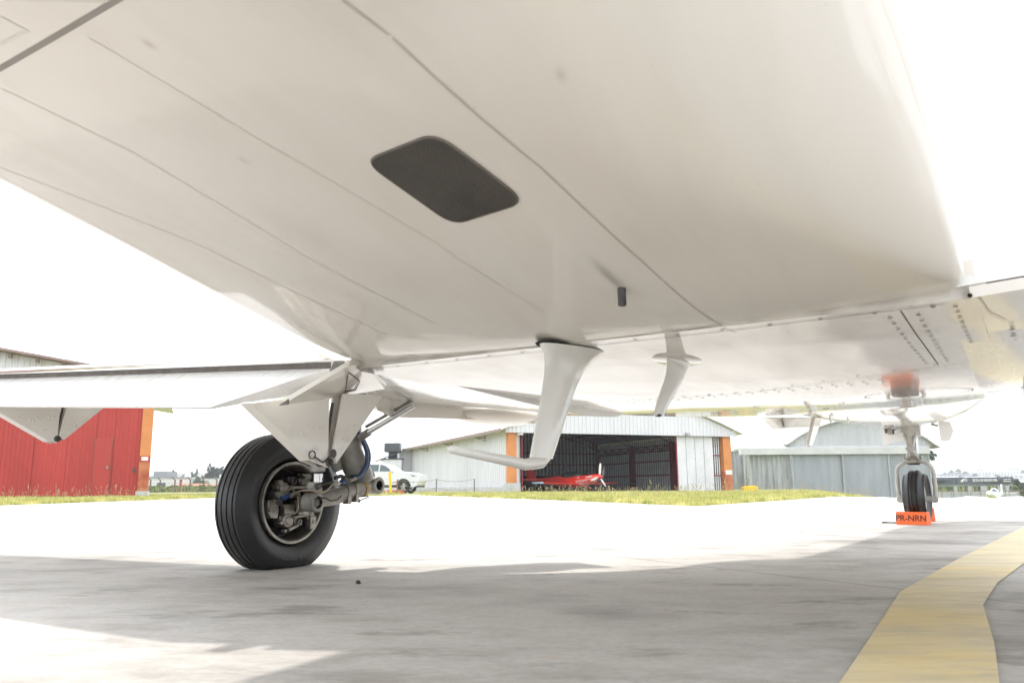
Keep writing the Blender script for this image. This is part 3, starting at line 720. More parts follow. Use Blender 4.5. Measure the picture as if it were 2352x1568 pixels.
# finer groove profile: explicit points
def main_prof(R, hw, rim):
    pts = [(rim-.006, hw*.62),(rim+.004, hw*.74),(rim+.016, hw*.86),(rim+.040, hw*.98),(rim+.062, hw*1.0),(R-.048, hw*.965),(R-.030, hw*.89),(R-.017, hw*.80)]
    tread = []
    gs = [-.044,-.015,.015,.044]
    def tr(x): return R-.0045*(x/.06)**2
    tread.append((tr(.058), .058))
    for gx in gs[::-1]:
        tread += [(tr(gx), gx+.0038), (tr(gx)-.009, gx+.0028), (tr(gx)-.009, gx-.0028), (tr(gx), gx-.0038)]
    tread.append((tr(.058), -.058))
    pts2 = pts + tread + [(r, -x) for r, x in pts[::-1]]
    return pts2
cW = Vector((WX, WY, WZ))
def postW(p):
    if p.z < ZA+.002:
        k = ZA+.002-p.z; return Vector((WX+(p.x-WX)*(1+k*5), p.y+(p.y-WY)*k*.6, ZA+.002))
    if p.z < .09: k = (.09-p.z)/.09; return Vector((WX+(p.x-WX)*(1+.10*k*k), p.y, p.z))
    return p
mb = MB(); mb.lathe(main_prof(WR, .080, .158), cW, (1,0,0), 128, post=postW)
tyre = mb.build('tyre', M_rubber, gear, smooth=30)
# rim: bright lip, dished barrel
mb = MB(); mb.lathe([(.160,.068),(.159,.074),(.150,.074),(.146,.069),(.143,.055),(.137,.030),(.135,-.02),(.10,-.03),(.0,-.03)], cW, (1,0,0), 64, mi=0)
mb.lathe([(.13,-.012),(.128,-.016),(0,-.016)], cW, (1,0,0), 48, mi=1)
mb.build('wheel_rim', [M_metal, M_black], gear, smooth=35)
# brake: torque plate, cylinders, clamps
mb = MB(); mb.lathe([(.0,.03),(.045,.03),(.06,.02),(.088,.015),(.098,.008),(.098,-.01)], cW, (1,0,0), 40); mb.build('brake_disc', M_black, gear, smooth=35)
def WP(px, py, off): return lx(px, py, WX+off)   # point in the wheel plane seen at a pixel
def c5(cx, cy): return (800+cx/2.851)*.6125, (1600+cy/2.851)*.6125
def cyl(cx, cy, r, off0, off1, face=.85, m=M_metal, hole=0):
    p = WP(*c5(cx, cy), off1); mb = MB()
    pr = [(r*.95, off0-off1),(r, (off0-off1)*.5),(r,-.004),(r*face,0),(r*face*.9,.0)]
    if hole: pr += [(r*.5,.0),(r*.45,-.01),(0,-.01)]
    else: pr += [(r*.6,-.002),(r*.5,.003),(0,.004)]
    mb.lathe(pr, p, (1,0,0), 24)
    for s_ in (-1,1): mb.box(p+Vector((-.03, s_*r*.9, -s_*r*.35)), (.035, .02, .018))
    return mb.build('brake_cylinder', m, gear, smooth=35, bevel=.0015)
cyl(775,660,.024,.02,.075); cyl(1000,600,.022,.02,.07); cyl(805,1000,.028,.02,.08); cyl(1045,945,.022,.02,.075); cyl(870,575,.016,.02,.06,hole=1,m=M_dmetal); cyl(930,1015,.012,.03,.07,hole=1)
mb = MB()
for (x0,y0,x1,y1,th_) in ((585,775,690,980,.03),(700,560,745,660,.03),(650,690,740,760,.035),(960,500,1040,560,.03)):
    pp = [WP(*c5(a_, b_), .075) for a_, b_ in ((x0,y0+10),(x1,y0),(x1+15,(y0+y1)/2),(x1,y1),(x0+30,y1-5),(x0+5,y1-60))]
    mb.prism(pp, (-th_,0,0))
mb.build('brake_caliper', M_metal, gear, bevel=.004)
mb = MB()
mb.tube([WP(*c5(730,690),.07), WP(*c5(860,650),.08), WP(*c5(985,640),.07)], .007, 10)
mb.tube([WP(*c5(860,965),.09), WP(*c5(980,945),.09)], .006, 10)
mb.tube([WP(*c5(800,1100),.08), WP(*c5(900,1050),.07)], .008, 10)
for a_, b_ in ((760,850),(610,885),(720,1025),(1035,1050),(760,1110),(1060,1010),(905,760),(1020,780)): mb.lathe([(0,.008),(.006,.008),(.0075,.003),(.0075,-.012)], WP(*c5(a_,b_),.08), (1,0,0), 10)
mb.box(WP(*c5(790,880),.06), (.03,.05,.04)); mb.box(WP(*c5(930,850),.05), (.05,.06,.07)); mb.box(WP(*c5(1040,1020),.07), (.03,.03,.05))
for i in range(14):
    a_ = random.uniform(0, 2*PI); rr = random.uniform(.03,.09); o_ = Vector((random.uniform(.03,.06), rr*math.cos(a_), rr*math.sin(a_)))
    mb.box(cW+o_, (random.uniform(.015,.04), random.uniform(.012,.035), random.uniform(.012,.03)), rz=random.uniform(-.5,.5), M=Matrix.Rotation(random.uniform(0,3), 3, 'X'))
mb.build('brake_fittings', M_metal, gear, smooth=35, bevel=.0015)
mb = MB(); mb.lathe([(.03,-.02),(.03,.07),(.022,.075),(.022,.04),(0,.04)], WP(*c5(890,810),.04), (1,0,0), 24); mb.build('axle', M_dmetal, gear, smooth=40)
# trailing link
LX = .20
pA = WP(*c5(1065,805), LX); pB = WP(*c5(1725,625), LX)
mb = MB()
def boss(mb, p, ro, ri, w):
    mb.lathe([(ri,w*.2),(ri,w),(ro*.86,w),(ro,w*.85),(ro,-w)], p, (1,0,0), 32, mi=0); mb.lathe([(ri,w*.9),(ri,-w*.8),(0,-w*.8)], p, (1,0,0), 24, mi=1)
boss(mb, pA, .037, .024, .028); boss(mb, pB, .036, .020, .028)
q1 = WP(*c5(1110,790), LX-.01); q2 = WP(*c5(1290,745), LX-.01); q3 = WP(*c5(1590,650), LX-.01); q4 = WP(*c5(1660,635), LX-.01)
mb.tube([q1, q1.lerp(q2,.5), q2, q3, q4], [.026,.030,.033,.034,.030], 24)
mb.tube([WP(*c5(935,830), .06), WP(*c5(1010,815), LX-.05), pA], [.032,.028,.026], 16)
lug = [WP(*c5(a_,b_), LX-.01) for a_, b_ in ((1620,560),(1685,470),(1715,475),(1725,510),(1745,580),(1690,640))]; mb.prism(lug, (-.02,0,0))
mb.build('trailing_link', [M_gear, M_black], gear, smooth=38)
mb = MB(); mb.tube([WP(*c5(1572,655), LX-.01), WP(*c5(1592,650), LX-.01)], .0375, 24); mb.build('link_band', M_brass, gear, smooth=40)
mb = MB()
for cx_ in (1395, 1480): a_ = WP(*c5(cx_,700+(1395-cx_)*.2), LX-.01); mb.tube([a_-Vector((0,.006,0)), a_+Vector((0,.006,0))], .037, 20); mb.box(a_+Vector((.02,0,-.03)), (.03,.018,.03))
mb.build('link_clamp', M_metal, gear, smooth=40)
mb = MB(); mb.tube([WP(*c5(a_,b_), LX+.035) for a_, b_ in ((1110,775),(1160,755),(1210,765),(1260,790),(1330,775),(1370,735))], .0022, 8); mb.tube([WP(*c5(a_,b_), LX+.02) for a_, b_ in ((1515,735),(1520,775),(1550,800),(1590,775),(1660,750),(1650,738),(1560,745))], .0022, 8); mb.sphere(WP(*c5(1555,790),LX+.02), .007)
mb.build('bonding_cable', M_black, gear, smooth=50)
# wheel-side shock piston
mb = MB(); mb.tube([WP(*c5(1115,300),.19), WP(*c5(1115,475),.19)], .030, 24); mb.tube([WP(*c5(1115,475),.19), WP(*c5(1115,500),.19)], .024, 20, mi=2); mb.tube([WP(*c5(1115,500),.19), WP(*c5(1113,590),.19)], .022, 20, mi=1)
mb.prism([WP(*c5(a_,b_),.215) for a_, b_ in ((1075,590),(1140,595),(1165,660),(1140,690),(1085,690),(1062,650))], (-.03,0,0)); mb.lathe([(0,.012),(.010,.012),(.012,.004),(.012,-.01)], WP(*c5(1120,635),.22), (1,0,0), 12, mi=2)
mb.build('shock_strut', [M_gearl, M_chrome, M_dmetal], gear, smooth=40)
# brake pipe, fittings, hoses
mb = MB(); mb.tube([WP(*c5(a_,b_), o_) for a_, b_, o_ in ((790,755,.11),(850,722,.14),(900,695,.17),(950,680,.20),(1010,678,.23),(1060,682,.24),(1105,697,.25),(1150,700,.25),(1195,690,.25),(1240,655,.25),(1275,615,.25),(1310,602,.25),(1365,598,.25))], .0038, 10)
mb.tube([WP(*c5(a_,b_), .13) for a_, b_ in ((905,740),(910,800),(912,860),(890,910),(850,930))], .0032, 8); mb.build('brake_pipe', M_copper, gear, smooth=60)
mb = MB(); mb.tube([WP(*c5(725,765),.11), WP(*c5(800,740),.12)], .009, 14); mb.tube([WP(*c5(800,740),.12), WP(*c5(835,728),.125)], .006, 10); mb.tube([WP(*c5(1365,592),.24), WP(*c5(1405,580),.24)], .010, 14); mb.build('pipe_union', M_bluef, gear, smooth=40)
mb = MB(); mb.tube([WP(*c5(1385,560),.24), WP(*c5(1445,585),.24)], .012, 14); mb.tube([WP(*c5(690,790),.1), WP(*c5(720,800),.1)], .012, 12); mb.tube([WP(*c5(1300,545),.2), WP(*c5(1360,525),.2), WP(*c5(1420,545),.2)], .008, 10); mb.tube([WP(*c5(1150,620),.2), WP(*c5(1280,590),.21)], .004, 8); mb.build('pipe_fitting', M_dmetal, gear, smooth=40)
mb = MB(); mb.tube([WP(*c5(1455,575),.24), WP(*c5(1520,550),.24)], .008, 14); mb.build('hose_end', M_metal, gear, smooth=40)
def smoothpath(P, n=8):
    out = []
    for i in range(len(P)-1):
        p0, p1, p2, p3 = P[max(i-1,0)], P[i], P[i+1], P[min(i+2,len(P)-1)]
        for k in range(n):
            t = k/n; out.append(.5*((2*p1)+(p2-p0)*t+(2*p0-5*p1+4*p2-p3)*t*t+(3*p1-p0-3*p2+p3)*t**3))
    out.append(P[-1]); return out
for dx_, o_ in ((0,.23),(22,.215)):
    P = [WP(*c5(a_+dx_*k_, b_), o_) for a_, b_, k_ in ((1530,-60,0),(1545,60,.4),(1600,160,.8),(1640,280,1),(1635,400,.9),(1580,500,.9),(1520,550,.3))]
    mb = MB(); mb.tube(smoothpath(P), .0085, 12); mb.build('hydraulic_hose', M_hose, gear, smooth=60)
# second dark loop behind
mb = MB(); mb.tube(smoothpath([WP(*c5(a_,b_), .19) for a_, b_ in ((1480,530),(1560,505),(1610,440),(1645,340),(1640,240))]), .007, 10); mb.build('hydraulic_hose', M_hose, gear, smooth=60)
def c3(cx, cy): return (1300+cx/2.94)*.6125, (1450+cy/2.94)*.6125
mb = MB(); r0 = lx(*c3(560,310), -1.30); r1 = lx(*c3(215,515), -1.46); r2 = lx(*c3(150,560), -1.5); mb.tube([r0+(r0-r1)*.5, r1], .011, 16, mi=0); mb.tube([r1+(r0-r1)*.08, r2], .016, 16, mi=1); mb.tube([r0+(r0-r1)*.5+Vector((-.02,.01,.02)), r1+Vector((-.02,.02,.03))], .007, 12, mi=1); mb.build('gear_actuator', [M_chrome, M_gear], gear, smooth=40)
# raised word on the sidewall, tops pointing outward
def bend(p):
    R0 = .214; a_ = p.x/R0; r_ = R0+p.y
    # word centred near the bottom; clockwise reading seen from +x side
    ang = -PI/2 - math.radians(2) - a_
    return Vector((.0, r_*math.cos(ang), r_*math.sin(ang)))
def bendW(p):
    q = bend(p); rr = math.hypot(q.y, q.z)
    rr_ = max(.17, rr); xoff = np.interp(rr_, [.162,.174,.198,.220,.228,.246,.259],[.062,.072,.082,.084,.081,.075,.067])
    zz = q.z+WZ; k = max(0,(.09-zz)/.09)
    return Vector((WX + xoff*(1+.10*k*k) + .0008 + p.z*.3, WY+q.y, zz))
tw = text_mesh('tyre_lettering', 'Aviator', .034, M_emb, Matrix.Identity(4), .002, None, bend=bendW); tw.parent = tyre
# starboard main gear (mirror)
cg = copy_tree(gear, jet); cg.scale = (-1,1,1)
for ch in list(cg.children_recursive):
    if ch.name.startswith('tyre_lettering'): bpy.data.objects.remove(ch)
# ---- nose gear
NX_, NY_ = .025, 7.30
NZ = .212
nsteer = Matrix.Translation((NX_,NY_,0)) @ Matrix.Rotation(math.radians(-2.5), 4, 'Z')
mb = MB(); mb.T = nsteer
def nz_(py): return CAMZ + (1113-py)/FPX*6.6
mb.tube([(0,0,.70),(0,0,.86)], .085, 6); mb.tube([(0,0,.56),(0,0,.80)], [.038,.05], 20)
mb.tube([(0,0,.50),(0,0,.60)], .035, 16)
ng = mb.build('nose_gear', M_gearl, jet, smooth=35, bevel=.002)
mb = MB(); mb.T = nsteer; ar = [(s_, 0, z_) for s_, z_ in ()]
arch = []
for k in range(19):
    t = PI*k/18; arch.append(Vector((.135*math.cos(t), 0, .40+.105*math.sin(t)**.8)))
P = [Vector((.128,0,.18)), Vector((.138,0,.30))]+arch+[Vector((-.138,0,.30)), Vector((-.128,0,.18))]
mb.tube(P, .016, 14); mb.tube([(-.15,0,.20),(.15,0,.20)], .022, 16); mb.box((.125,0,.20), (.03,.05,.06)); mb.box((-.125,0,.20), (.03,.05,.06)); mb.build('wheel_fork', M_gearl, ng, smooth=45)
mb = MB(); mb.T = nsteer
cN = Vector((0,0,NZ)); 
def postN(p):
    return Vector((p.x, p.y, max(p.z, ZA+.002)))
R = .221; rim = .122; hw = .056
half = [(rim,.040),(rim+.012,.052),(rim+.035,.060),(.170,.069),(.181,.081),(.186,.079),(.189,.068),(.195,.057),(.203,.050),(.212,.042),(.216,.033),(.210,.031),(.210,.026),(.219,.024),(R,.011),(.213,.009),(.213,.0)]
pr = half+[(r,-x) for r, x in half[::-1][1:]]
mb.lathe(pr, cN, (1,0,0), 72, post=postN); mb.build('tyre', M_rubber, ng, smooth=30)
mb = MB(); mb.T = nsteer; mb.lathe([(.121,.046),(.116,.050),(.108,.044),(.100,.015),(.04,.012),(.035,.055),(0,.055)], cN, (1,0,0), 40); mb.lathe([(.121,-.046),(.116,-.050),(.108,-.044),(.100,-.015),(.04,-.012),(.035,-.055),(0,-.055)], cN, (1,0,0), 40); mb.build('wheel_rim', M_gearl, ng, smooth=35)
mb = MB(); mb.T = nsteer   # torque links
for s_ in (-1,1): mb.beam((s_*.05,-.05,.74),(s_*.012,-.11,.60), .014, .02)
mb.beam((0,-.05,.76),(0,-.11,.61), .03,.012); mb.beam((.012,-.11,.60),(.05,-.05,.52),.016,.022); mb.beam((-.012,-.11,.60),(-.04,-.05,.53),.016,.022); mb.tube([(-.035,-.11,.60),(.035,-.11,.60)], .012, 12); mb.build('torque_link', M_gearl, ng, bevel=.002)
mb = MB(); mb.T = nsteer; mb.tube([(-.06,-.05,.525),(.06,-.05,.525)], .011, 12); mb.tube([(-.045,0,.50),(.045,0,.50)], .03, 14); mb.tube([(-.07,-.03,.77),(.07,-.03,.77)], .014, 12); mb.sphere((.06,-.05,.53), .015); mb.build('link_pins', M_metal, ng, smooth=40)
mb = MB(); mb.T = nsteer; mb.tube([(.03,-.02,.56),(.03,-.02,.76)], .018, 16); mb.build('shock_strut', M_chrome, ng, smooth=40)
mb = MB(); mb.tube([(NX_,NY_,.80),(NX_,NY_+.02,.90)], .095, 20); mb.build('steering_collar', M_gear, ng, smooth=40)
def c6(cx, cy): return (3200+cx/2.614)*.6125, (1400+cy/2.614)*.6125
def npl(pts, y, th, name, m): mb = MB(); mb.prism([ly(*c6(*p), y) for p in pts], (0,th,0)); return mb.build(name, m, ng, bevel=.003)
npl([(275,500),(330,505),(340,600),(500,575),(505,650),(395,668),(300,710)], 7.25, .012, 'gear_door', M_white)
npl([(830,468),(950,470),(985,560),(950,655),(860,665),(845,600)], 7.25, .012, 'gear_door', M_white)
mb = MB(); mb.tube([ly(*c6(*p),7.2) for p in ((410,490),(395,515),(340,545))], .010, 10); mb.tube([ly(*c6(*p),7.2) for p in ((455,505),(420,545),(380,560))], .006, 10); mb.prism([ly(*c6(*p),7.2) for p in ((300,535),(340,540),(400,545),(400,595),(370,600),(310,585))], (0,.02,0)); mb.tube([ly(*c6(*p),7.25) for p in ((755,475),(775,500),(830,512))], .011, 10); mb.build('door_arm', M_gearl, ng, smooth=40)
mb = MB()
for p in ((320,550),(320,572),(392,555),(392,580)): mb.sphere(ly(*c6(*p),7.19), .009)
mb.build('door_bolts', M_dmetal, ng, smooth=60)
# empennage and engines (behind and above the camera)
mb = MB(); mb.prism([(-.05,-3.2,2.25),(-.05,-5.9,2.2),(-.05,-7.1,4.1),(-.05,-6.1,4.15)], (.1,0,0)); mb.build('fin', M_white, jet, bevel=.03)
mb = MB(); mb.prism([(0,-5.9,4.1),(-2.7,-6.8,4.12),(-2.7,-7.3,4.12),(0,-7.1,4.1),(2.7,-7.3,4.12),(2.7,-6.8,4.12)], (0,0,.08)); mb.build('tailplane', M_white, jet, bevel=.02)
for s_ in (-1,1):
    mb = MB(); mb.lathe([(.20,-.02),(.26,.0),(.30,-.12),(.33,-.6),(.31,-1.3),(.22,-1.9),(.20,-1.88)], (s_*1.2,-.1,1.95), (0,1,0), 32); e_ = mb.build('engine_nacelle', M_white, jet, smooth=50)
    mb = MB(); mb.lathe([(.235,-.1),(0,-.1)], (s_*1.2,-.1,1.95), (0,1,0), 32); mb.lathe([(.0,.02),(.05,-.05),(.07,-.12)], (s_*1.2,-.1,1.95), (0,1,0), 16); mb.build('fan', M_dmetal, e_)
    mb = MB(); mb.box((s_*.85,-1.0,1.95), (.5,1.3,.16)); mb.build('engine_pylon', M_white, jet, bevel=.03)
# ------------------------------------------------------------------ chocks
def chock(name, loc, rz, label, Lg, hgt, dep, text=None):
    e = empty(name, loc, rz, label, 'wheel chock', 'orange wheel chocks at the nose wheel')
    mb = MB(); mb.prism([(-Lg/2,-dep/2,0),(-Lg/2,dep/2,0),(-Lg/2,dep*.32,hgt),(-Lg/2,-dep*.38,hgt)], (Lg,0,0)); b = mb.build('chock_body', M_orange, e, bevel=.003)
    if text:
        ang = math.atan2(hgt, dep*.12)
        M = Matrix.Translation((0,-dep*.44-.0012,hgt/2)) @ Matrix.Rotation(ang, 4, 'X')
        text_mesh('chock_lettering', text, Lg*.285, M_ink, M, .0004, e, offset=.0006)
    return e
p = hz(2099.5, 1205, ZA)
q = hz(2064, 1205, ZA); q2 = hz(2136, 1207, ZA)
Lg = (q2-q).length
ck = chock('wheel_chock', p+Vector((.02,.045,0)), math.atan2(q2.y-q.y, q2.x-q.x)-.02, 'orange wheel chock lettered PR-NRN, near side of the nose wheel', Lg, .098, .10, 'PR-NRN')
q3 = hd(2113, 1190, 6.98); q3.z = ZA; chock('wheel_chock', q3, -.12, 'orange wheel chock without visible lettering, on the far side of the nose wheel', Lg*.95, .11, .10)
cr_ = [hz(a_, b_, ZA+.004) for a_, b_ in ((2062,1199),(2050,1199.5),(2040,1199),(2032,1198),(2026,1198.6),(2027,1200),(2033,1200),(2042,1200),(2060,1200.5))]
mb = MB(); mb.tube(cr_, .0028, 8); tag(mb.build('cord', M_black, smooth=60), 'thin dark cord loop lying on the concrete left of the lettered chock', 'cord')
# pebbles on the apron
for (a_, b_, r_, lb) in ((823,1340,.0085,'small dark stone on the shaded concrete right of the main wheel'),(2200,1336,.0035,'tiny dark pebble on the concrete near the joint, left of the yellow line')):
    p = hz(a_, b_, ZA); mb = MB(); mb.sphere((0,0,0), (r_, r_*.8, r_*.8), 10, 7)
    mb.v = [tuple(Vector(v)*(1+.35*noise.noise(Vector(v)*140))) for v in mb.v]; tag(mb.build('stone', mat('stone', (.06,.05,.045), .8), smooth=30, loc=p+Vector((0,0,r_*.6))), lb, 'stone')
# ------------------------------------------------------------------ BACKGROUND MATERIALS
M_red = mat('red_sheet', (.46,.052,.042), .5, var=.13, scale=.6, stretch=(1,1,.3), spec=.4)
M_redd = mat('dark_red_steel', (.24,.014,.024), .6, var=.2, scale=3)
M_orangec = mat('orange_render', (.60,.24,.085), .8, var=.12, scale=1.2)
M_orangef = mat('red_faded_render', (.50,.10,.05), .8, var=.3, scale=1.5, col2=(.62,.27,.12))
M_silver = mat('white_sheet', (.67,.665,.70), .5, var=.08, scale=.7, stretch=(1,1,.3))
M_silver2 = mat('galvanised_sheet', (.68,.675,.70), .45, metal=.2, var=.12, scale=.8)
M_blueg = mat('blue_grey_door', (.315,.335,.36), .6, var=.13, scale=.7, stretch=(2,2,.25))
M_greyw = mat('grey_weathered_sheet', (.30,.315,.315), .6, var=.3, scale=1.6, stretch=(2,2,.2), col2=(.48,.50,.50))
M_roof = mat('white_roof_sheet', (.74,.73,.71), .5, var=.06, scale=.5)
M_brown = mat('brown_fascia', (.28,.20,.18), .6, var=.15, scale=3)
M_floor = mat('hangar_floor', (.5,.49,.47), .6, var=.1)
M_plinth = mat('plinth', (.52,.52,.53), .8, var=.1, scale=2)
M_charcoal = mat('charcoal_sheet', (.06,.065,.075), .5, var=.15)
M_inner = mat('inner_sheet', (.78,.78,.80), .5, metal=.15, var=.12, scale=1.5)
M_iroof_shade = mat('inner_roof_and_rib_shade', (.28,.29,.32), .6, var=.1)  # ceiling colour, also painted shade in the side wall's rib recesses
M_wood = mat('rusty_wood', (.22,.11,.06), .8, var=.3, scale=5)
def corr(mb, p0, p1, zlo, zhi, pitch, depth, mi=0, duty=.5, thick=.0, mi2=None):
    """ribbed sheet between two ground points; zlo/zhi may be functions of s in metres"""
    p0 = Vector((p0[0], p0[1], 0)); p1 = Vector((p1[0], p1[1], 0)); L = (p1-p0).length; d = (p1-p0)/L; nn = Vector((d.y, -d.x, 0))
    n = max(2, int(L/pitch)); pts = []
    for i in range(n):
        s0 = i*L/n; w = L/n
        pts += [(s0, 0), (s0+w*duty, 0), (s0+w*(duty+.08), depth), (s0+w*.92, depth)]
    pts.append((L, 0)); vs = []
    for s_, o_ in pts:
        b = p0 + d*s_ + nn*o_; a_ = zlo(s_) if callable(zlo) else zlo; c_ = zhi(s_) if callable(zhi) else zhi
        vs += [(b.x, b.y, a_), (b.x, b.y, c_)]
    n0_ = len(mb.f); mb.add(vs, [(2*i, 2*i+2, 2*i+3, 2*i+1) for i in range(len(pts)-1)], mi)
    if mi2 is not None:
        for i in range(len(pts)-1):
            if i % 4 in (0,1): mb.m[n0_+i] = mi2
    return mb
def HP(a_, b_, z=0): q = HA+E1*a_+E2*b_; return Vector((q.x, q.y, z))
def hs(px, b=0):   # distance along the front for a pixel column
    d = ray(px, 1080); o = HP(0, b); # 2D intersection
    A = Matrix(((d.x, -E1.x),(d.y, -E1.y))); r_ = A.inverted() @ Vector((o.x, o.y)); return r_[1]
# ---- middle hangar
hang = empty('hangar', HP(HW/2, 0), 0, 'white corrugated hangar with open front, orange pillars and dark red steel frame inside', 'hangar')
hang.rotation_euler = (0,0,0)
inv = Matrix.Translation(-HP(HW/2,0))
def hb(mb, name, m, parent=None, **k):
    if parent is None: mb.v = [tuple(inv @ Vector(v)) for v in mb.v]; return mb.build(name, m, hang, **k)
    mb.v = [tuple(inv @ Vector(v)) for v in mb.v]; return mb.build(name, m, parent, **k)
HZ = 3.66; EZ = 4.08
def arch_z(s_): u = s_/HW; return EZ + 1.8*(1-(2*u-1)**2)
mb = MB(); corr(mb, HP(0,0,0).xy, HP(0,HL).xy, .35, EZ, .36, .07); 
sw = hb(mb, 'side_wall', M_silver)
mb = MB(); mb.beam(HP(-.02,.2,.17), HP(-.02,HL,.17), .16, .38); hb(mb, 'plinth', M_plinth)
mb = MB(); corr(mb, HP(HW,HL).xy, HP(HW,0).xy, 0, EZ, .34, .05, mi2=1); hb(mb, 'side_wall', [M_inner, M_iroof_shade])  # recess faces coloured darker to paint in the shade between ribs
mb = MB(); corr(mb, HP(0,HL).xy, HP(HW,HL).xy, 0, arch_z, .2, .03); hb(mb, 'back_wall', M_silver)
mb = MB(); corr(mb, HP(.1,20).xy, HP(HW,20).xy, 1.35, arch_z, .34, .05, mi2=1, duty=.35); hb(mb, 'inner_wall', [M_inner, mat('painted_rib_shade', (.22,.22,.23), .6)])  # rib shade put into the colour of the recess faces
mb = MB(); mb.box(HP(3.2,19.6,1.3), (4.5,.1,2.6), rz=ph); hb(mb, 'partition', M_greyw)
# front header, ribbed, with arched top
mb = MB(); corr(mb, HP(-.35,-.45).xy, HP(HW+.35,-.45).xy, HZ, lambda s_: arch_z(min(HW,max(0,s_-.35)))-.02, .28, .05); hb(mb, 'header_panel', M_silver)
mb = MB(); NSR = 24   # roof: arched sheet with thickness
vs = []
for b_ in (-.75, HL+.4):
    for i in range(NSR+1):
        s_ = -.75+(HW+1.5)*i/NSR; z_ = arch_z(min(HW,max(0,s_))) + (min(0,s_)+min(0,HW-s_))*.42
        for dz in (.03,.11): q = HP(s_, b_, z_+dz); vs.append(q)
k_ = 2*(NSR+1); fs = []
for i in range(NSR):
    a_ = 2*i; fs += [(a_+1,a_+3,k_+a_+3,k_+a_+1),(a_,k_+a_,k_+a_+2,a_+2),(a_,a_+2,a_+3,a_+1),(k_+a_,k_+a_+1,k_+a_+3,k_+a_+2)]
fs += [(0,1,k_+1,k_),(2*NSR,k_+2*NSR,k_+2*NSR+1,2*NSR+1)]
mb.add(vs, fs); hb(mb, 'roof', M_roof)
mb = MB(); mb.beam(HP(-.78,-.75,EZ-.28), HP(-.78,HL+.4,EZ-.28), .05, .20); hb(mb, 'roof_gutter', M_brown)
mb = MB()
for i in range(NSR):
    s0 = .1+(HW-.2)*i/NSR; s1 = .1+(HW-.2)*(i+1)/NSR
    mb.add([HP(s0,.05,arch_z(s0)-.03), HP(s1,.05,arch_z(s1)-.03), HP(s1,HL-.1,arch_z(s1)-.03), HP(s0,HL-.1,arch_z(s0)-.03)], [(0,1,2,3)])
hb(mb, 'ceiling', M_iroof_shade)
for b_, dz in ((4.5,0),(12.5,0),(20,0)):
    mb = MB(); z_ = EZ-.45
    for dz2, l_ in ((0,.35),(-.02,.12)): mb.beam(HP(-.72,b_,z_+dz2), HP(-.05,b_,z_-.0+dz2), .04, .05)
    mb.beam(HP(-.72,b_,z_), HP(-.72,b_,z_+.25), .04); mb.beam(HP(-.05,b_,z_+.1), HP(-.05,b_,z_-.25), .05); mb.beam(HP(-.72,b_,z_+.02), HP(-.05,b_,z_-.25), .035); hb(mb, 'roof_bracket', M_brown)
# pillars, door leaves
s0, s1 = hs(1165), hs(1183)
mb = MB(); mb.box(HP((s0+s1)/2,-.05,2.1), (s1-s0,.5,3.2), rz=ph); hb(mb, 'pillar', M_orangec)
mb = MB(); mb.box(HP((s0+s1)/2+.05,-.07,.29), (s1-s0+.35,.55,.58), rz=ph); hb(mb, 'pillar_base', M_plinth)
s0, s1 = hs(1658), hs(1676)
mb = MB(); mb.box(HP((s0+s1)/2,-.05,2.5), (s1-s0,.5,2.4), rz=ph); pr2 = hb(mb, 'pillar', M_orangec)
mb = MB(); mb.box(HP((s0+s1)/2,-.05,.65), (s1-s0,.5,1.3), rz=ph); hb(mb, 'pillar_base', M_orangef)
mb = MB(); mb.box(HP((s0+s1)/2+.02,-.32,1.24), (s1-s0-.12,.02,.3), rz=ph); hb(mb, 'notice', M_roof)
s0, s1 = hs(1184), hs(1198)
for i in range(3):
    mb = MB(); a_ = s0+(s1-s0)*i/3; mb.box(HP(a_+.08,.05+.1*i,HZ/2), (.11,.08,HZ), rz=ph); hb(mb, 'door_leaf', M_silver2, bevel=.02)
mb = MB(); mb.box(HP(s0+.02,.4,HZ/2), (.05,.3,HZ), rz=ph); hb(mb, 'door_post', M_charcoal)
mb = MB(); mb.box(HP(s1+.05,.1,HZ/2), (.07,.2,HZ), rz=ph); hb(mb, 'door_post', M_redd)
e0_, e1_ = hs(1555), hs(1637)
for i in range(4):
    a_ = e0_+(e1_-e0_)*i/4; b_ = e0_+(e1_-e0_)*(i+1)/4
    mb = MB(); corr(mb, HP(a_+.012,-.12).xy, HP(b_-.012,-.12).xy, .02, HZ, .3, .008); hb(mb, 'door_leaf', M_silver2)
mb = MB(); mb.beam(HP(e0_-.04,-.1,0), HP(e0_-.04,-.1,HZ), .08); hb(mb, 'door_post', M_redd)
a_, b_ = hs(1638), hs(1657); mb = MB()
for i in range(4): s_ = a_+(b_-a_)*(i+.5)/4; mb.beam(HP(s_,.1,0), HP(s_,.1,HZ), .06)
hb(mb, 'door_leaf', M_inner); mb = MB()
for z_ in (1.05, 2.4): mb.beam(HP(a_,.04,z_), HP(b_,.04,z_), .06)
hb(mb, 'door_rail', M_redd)
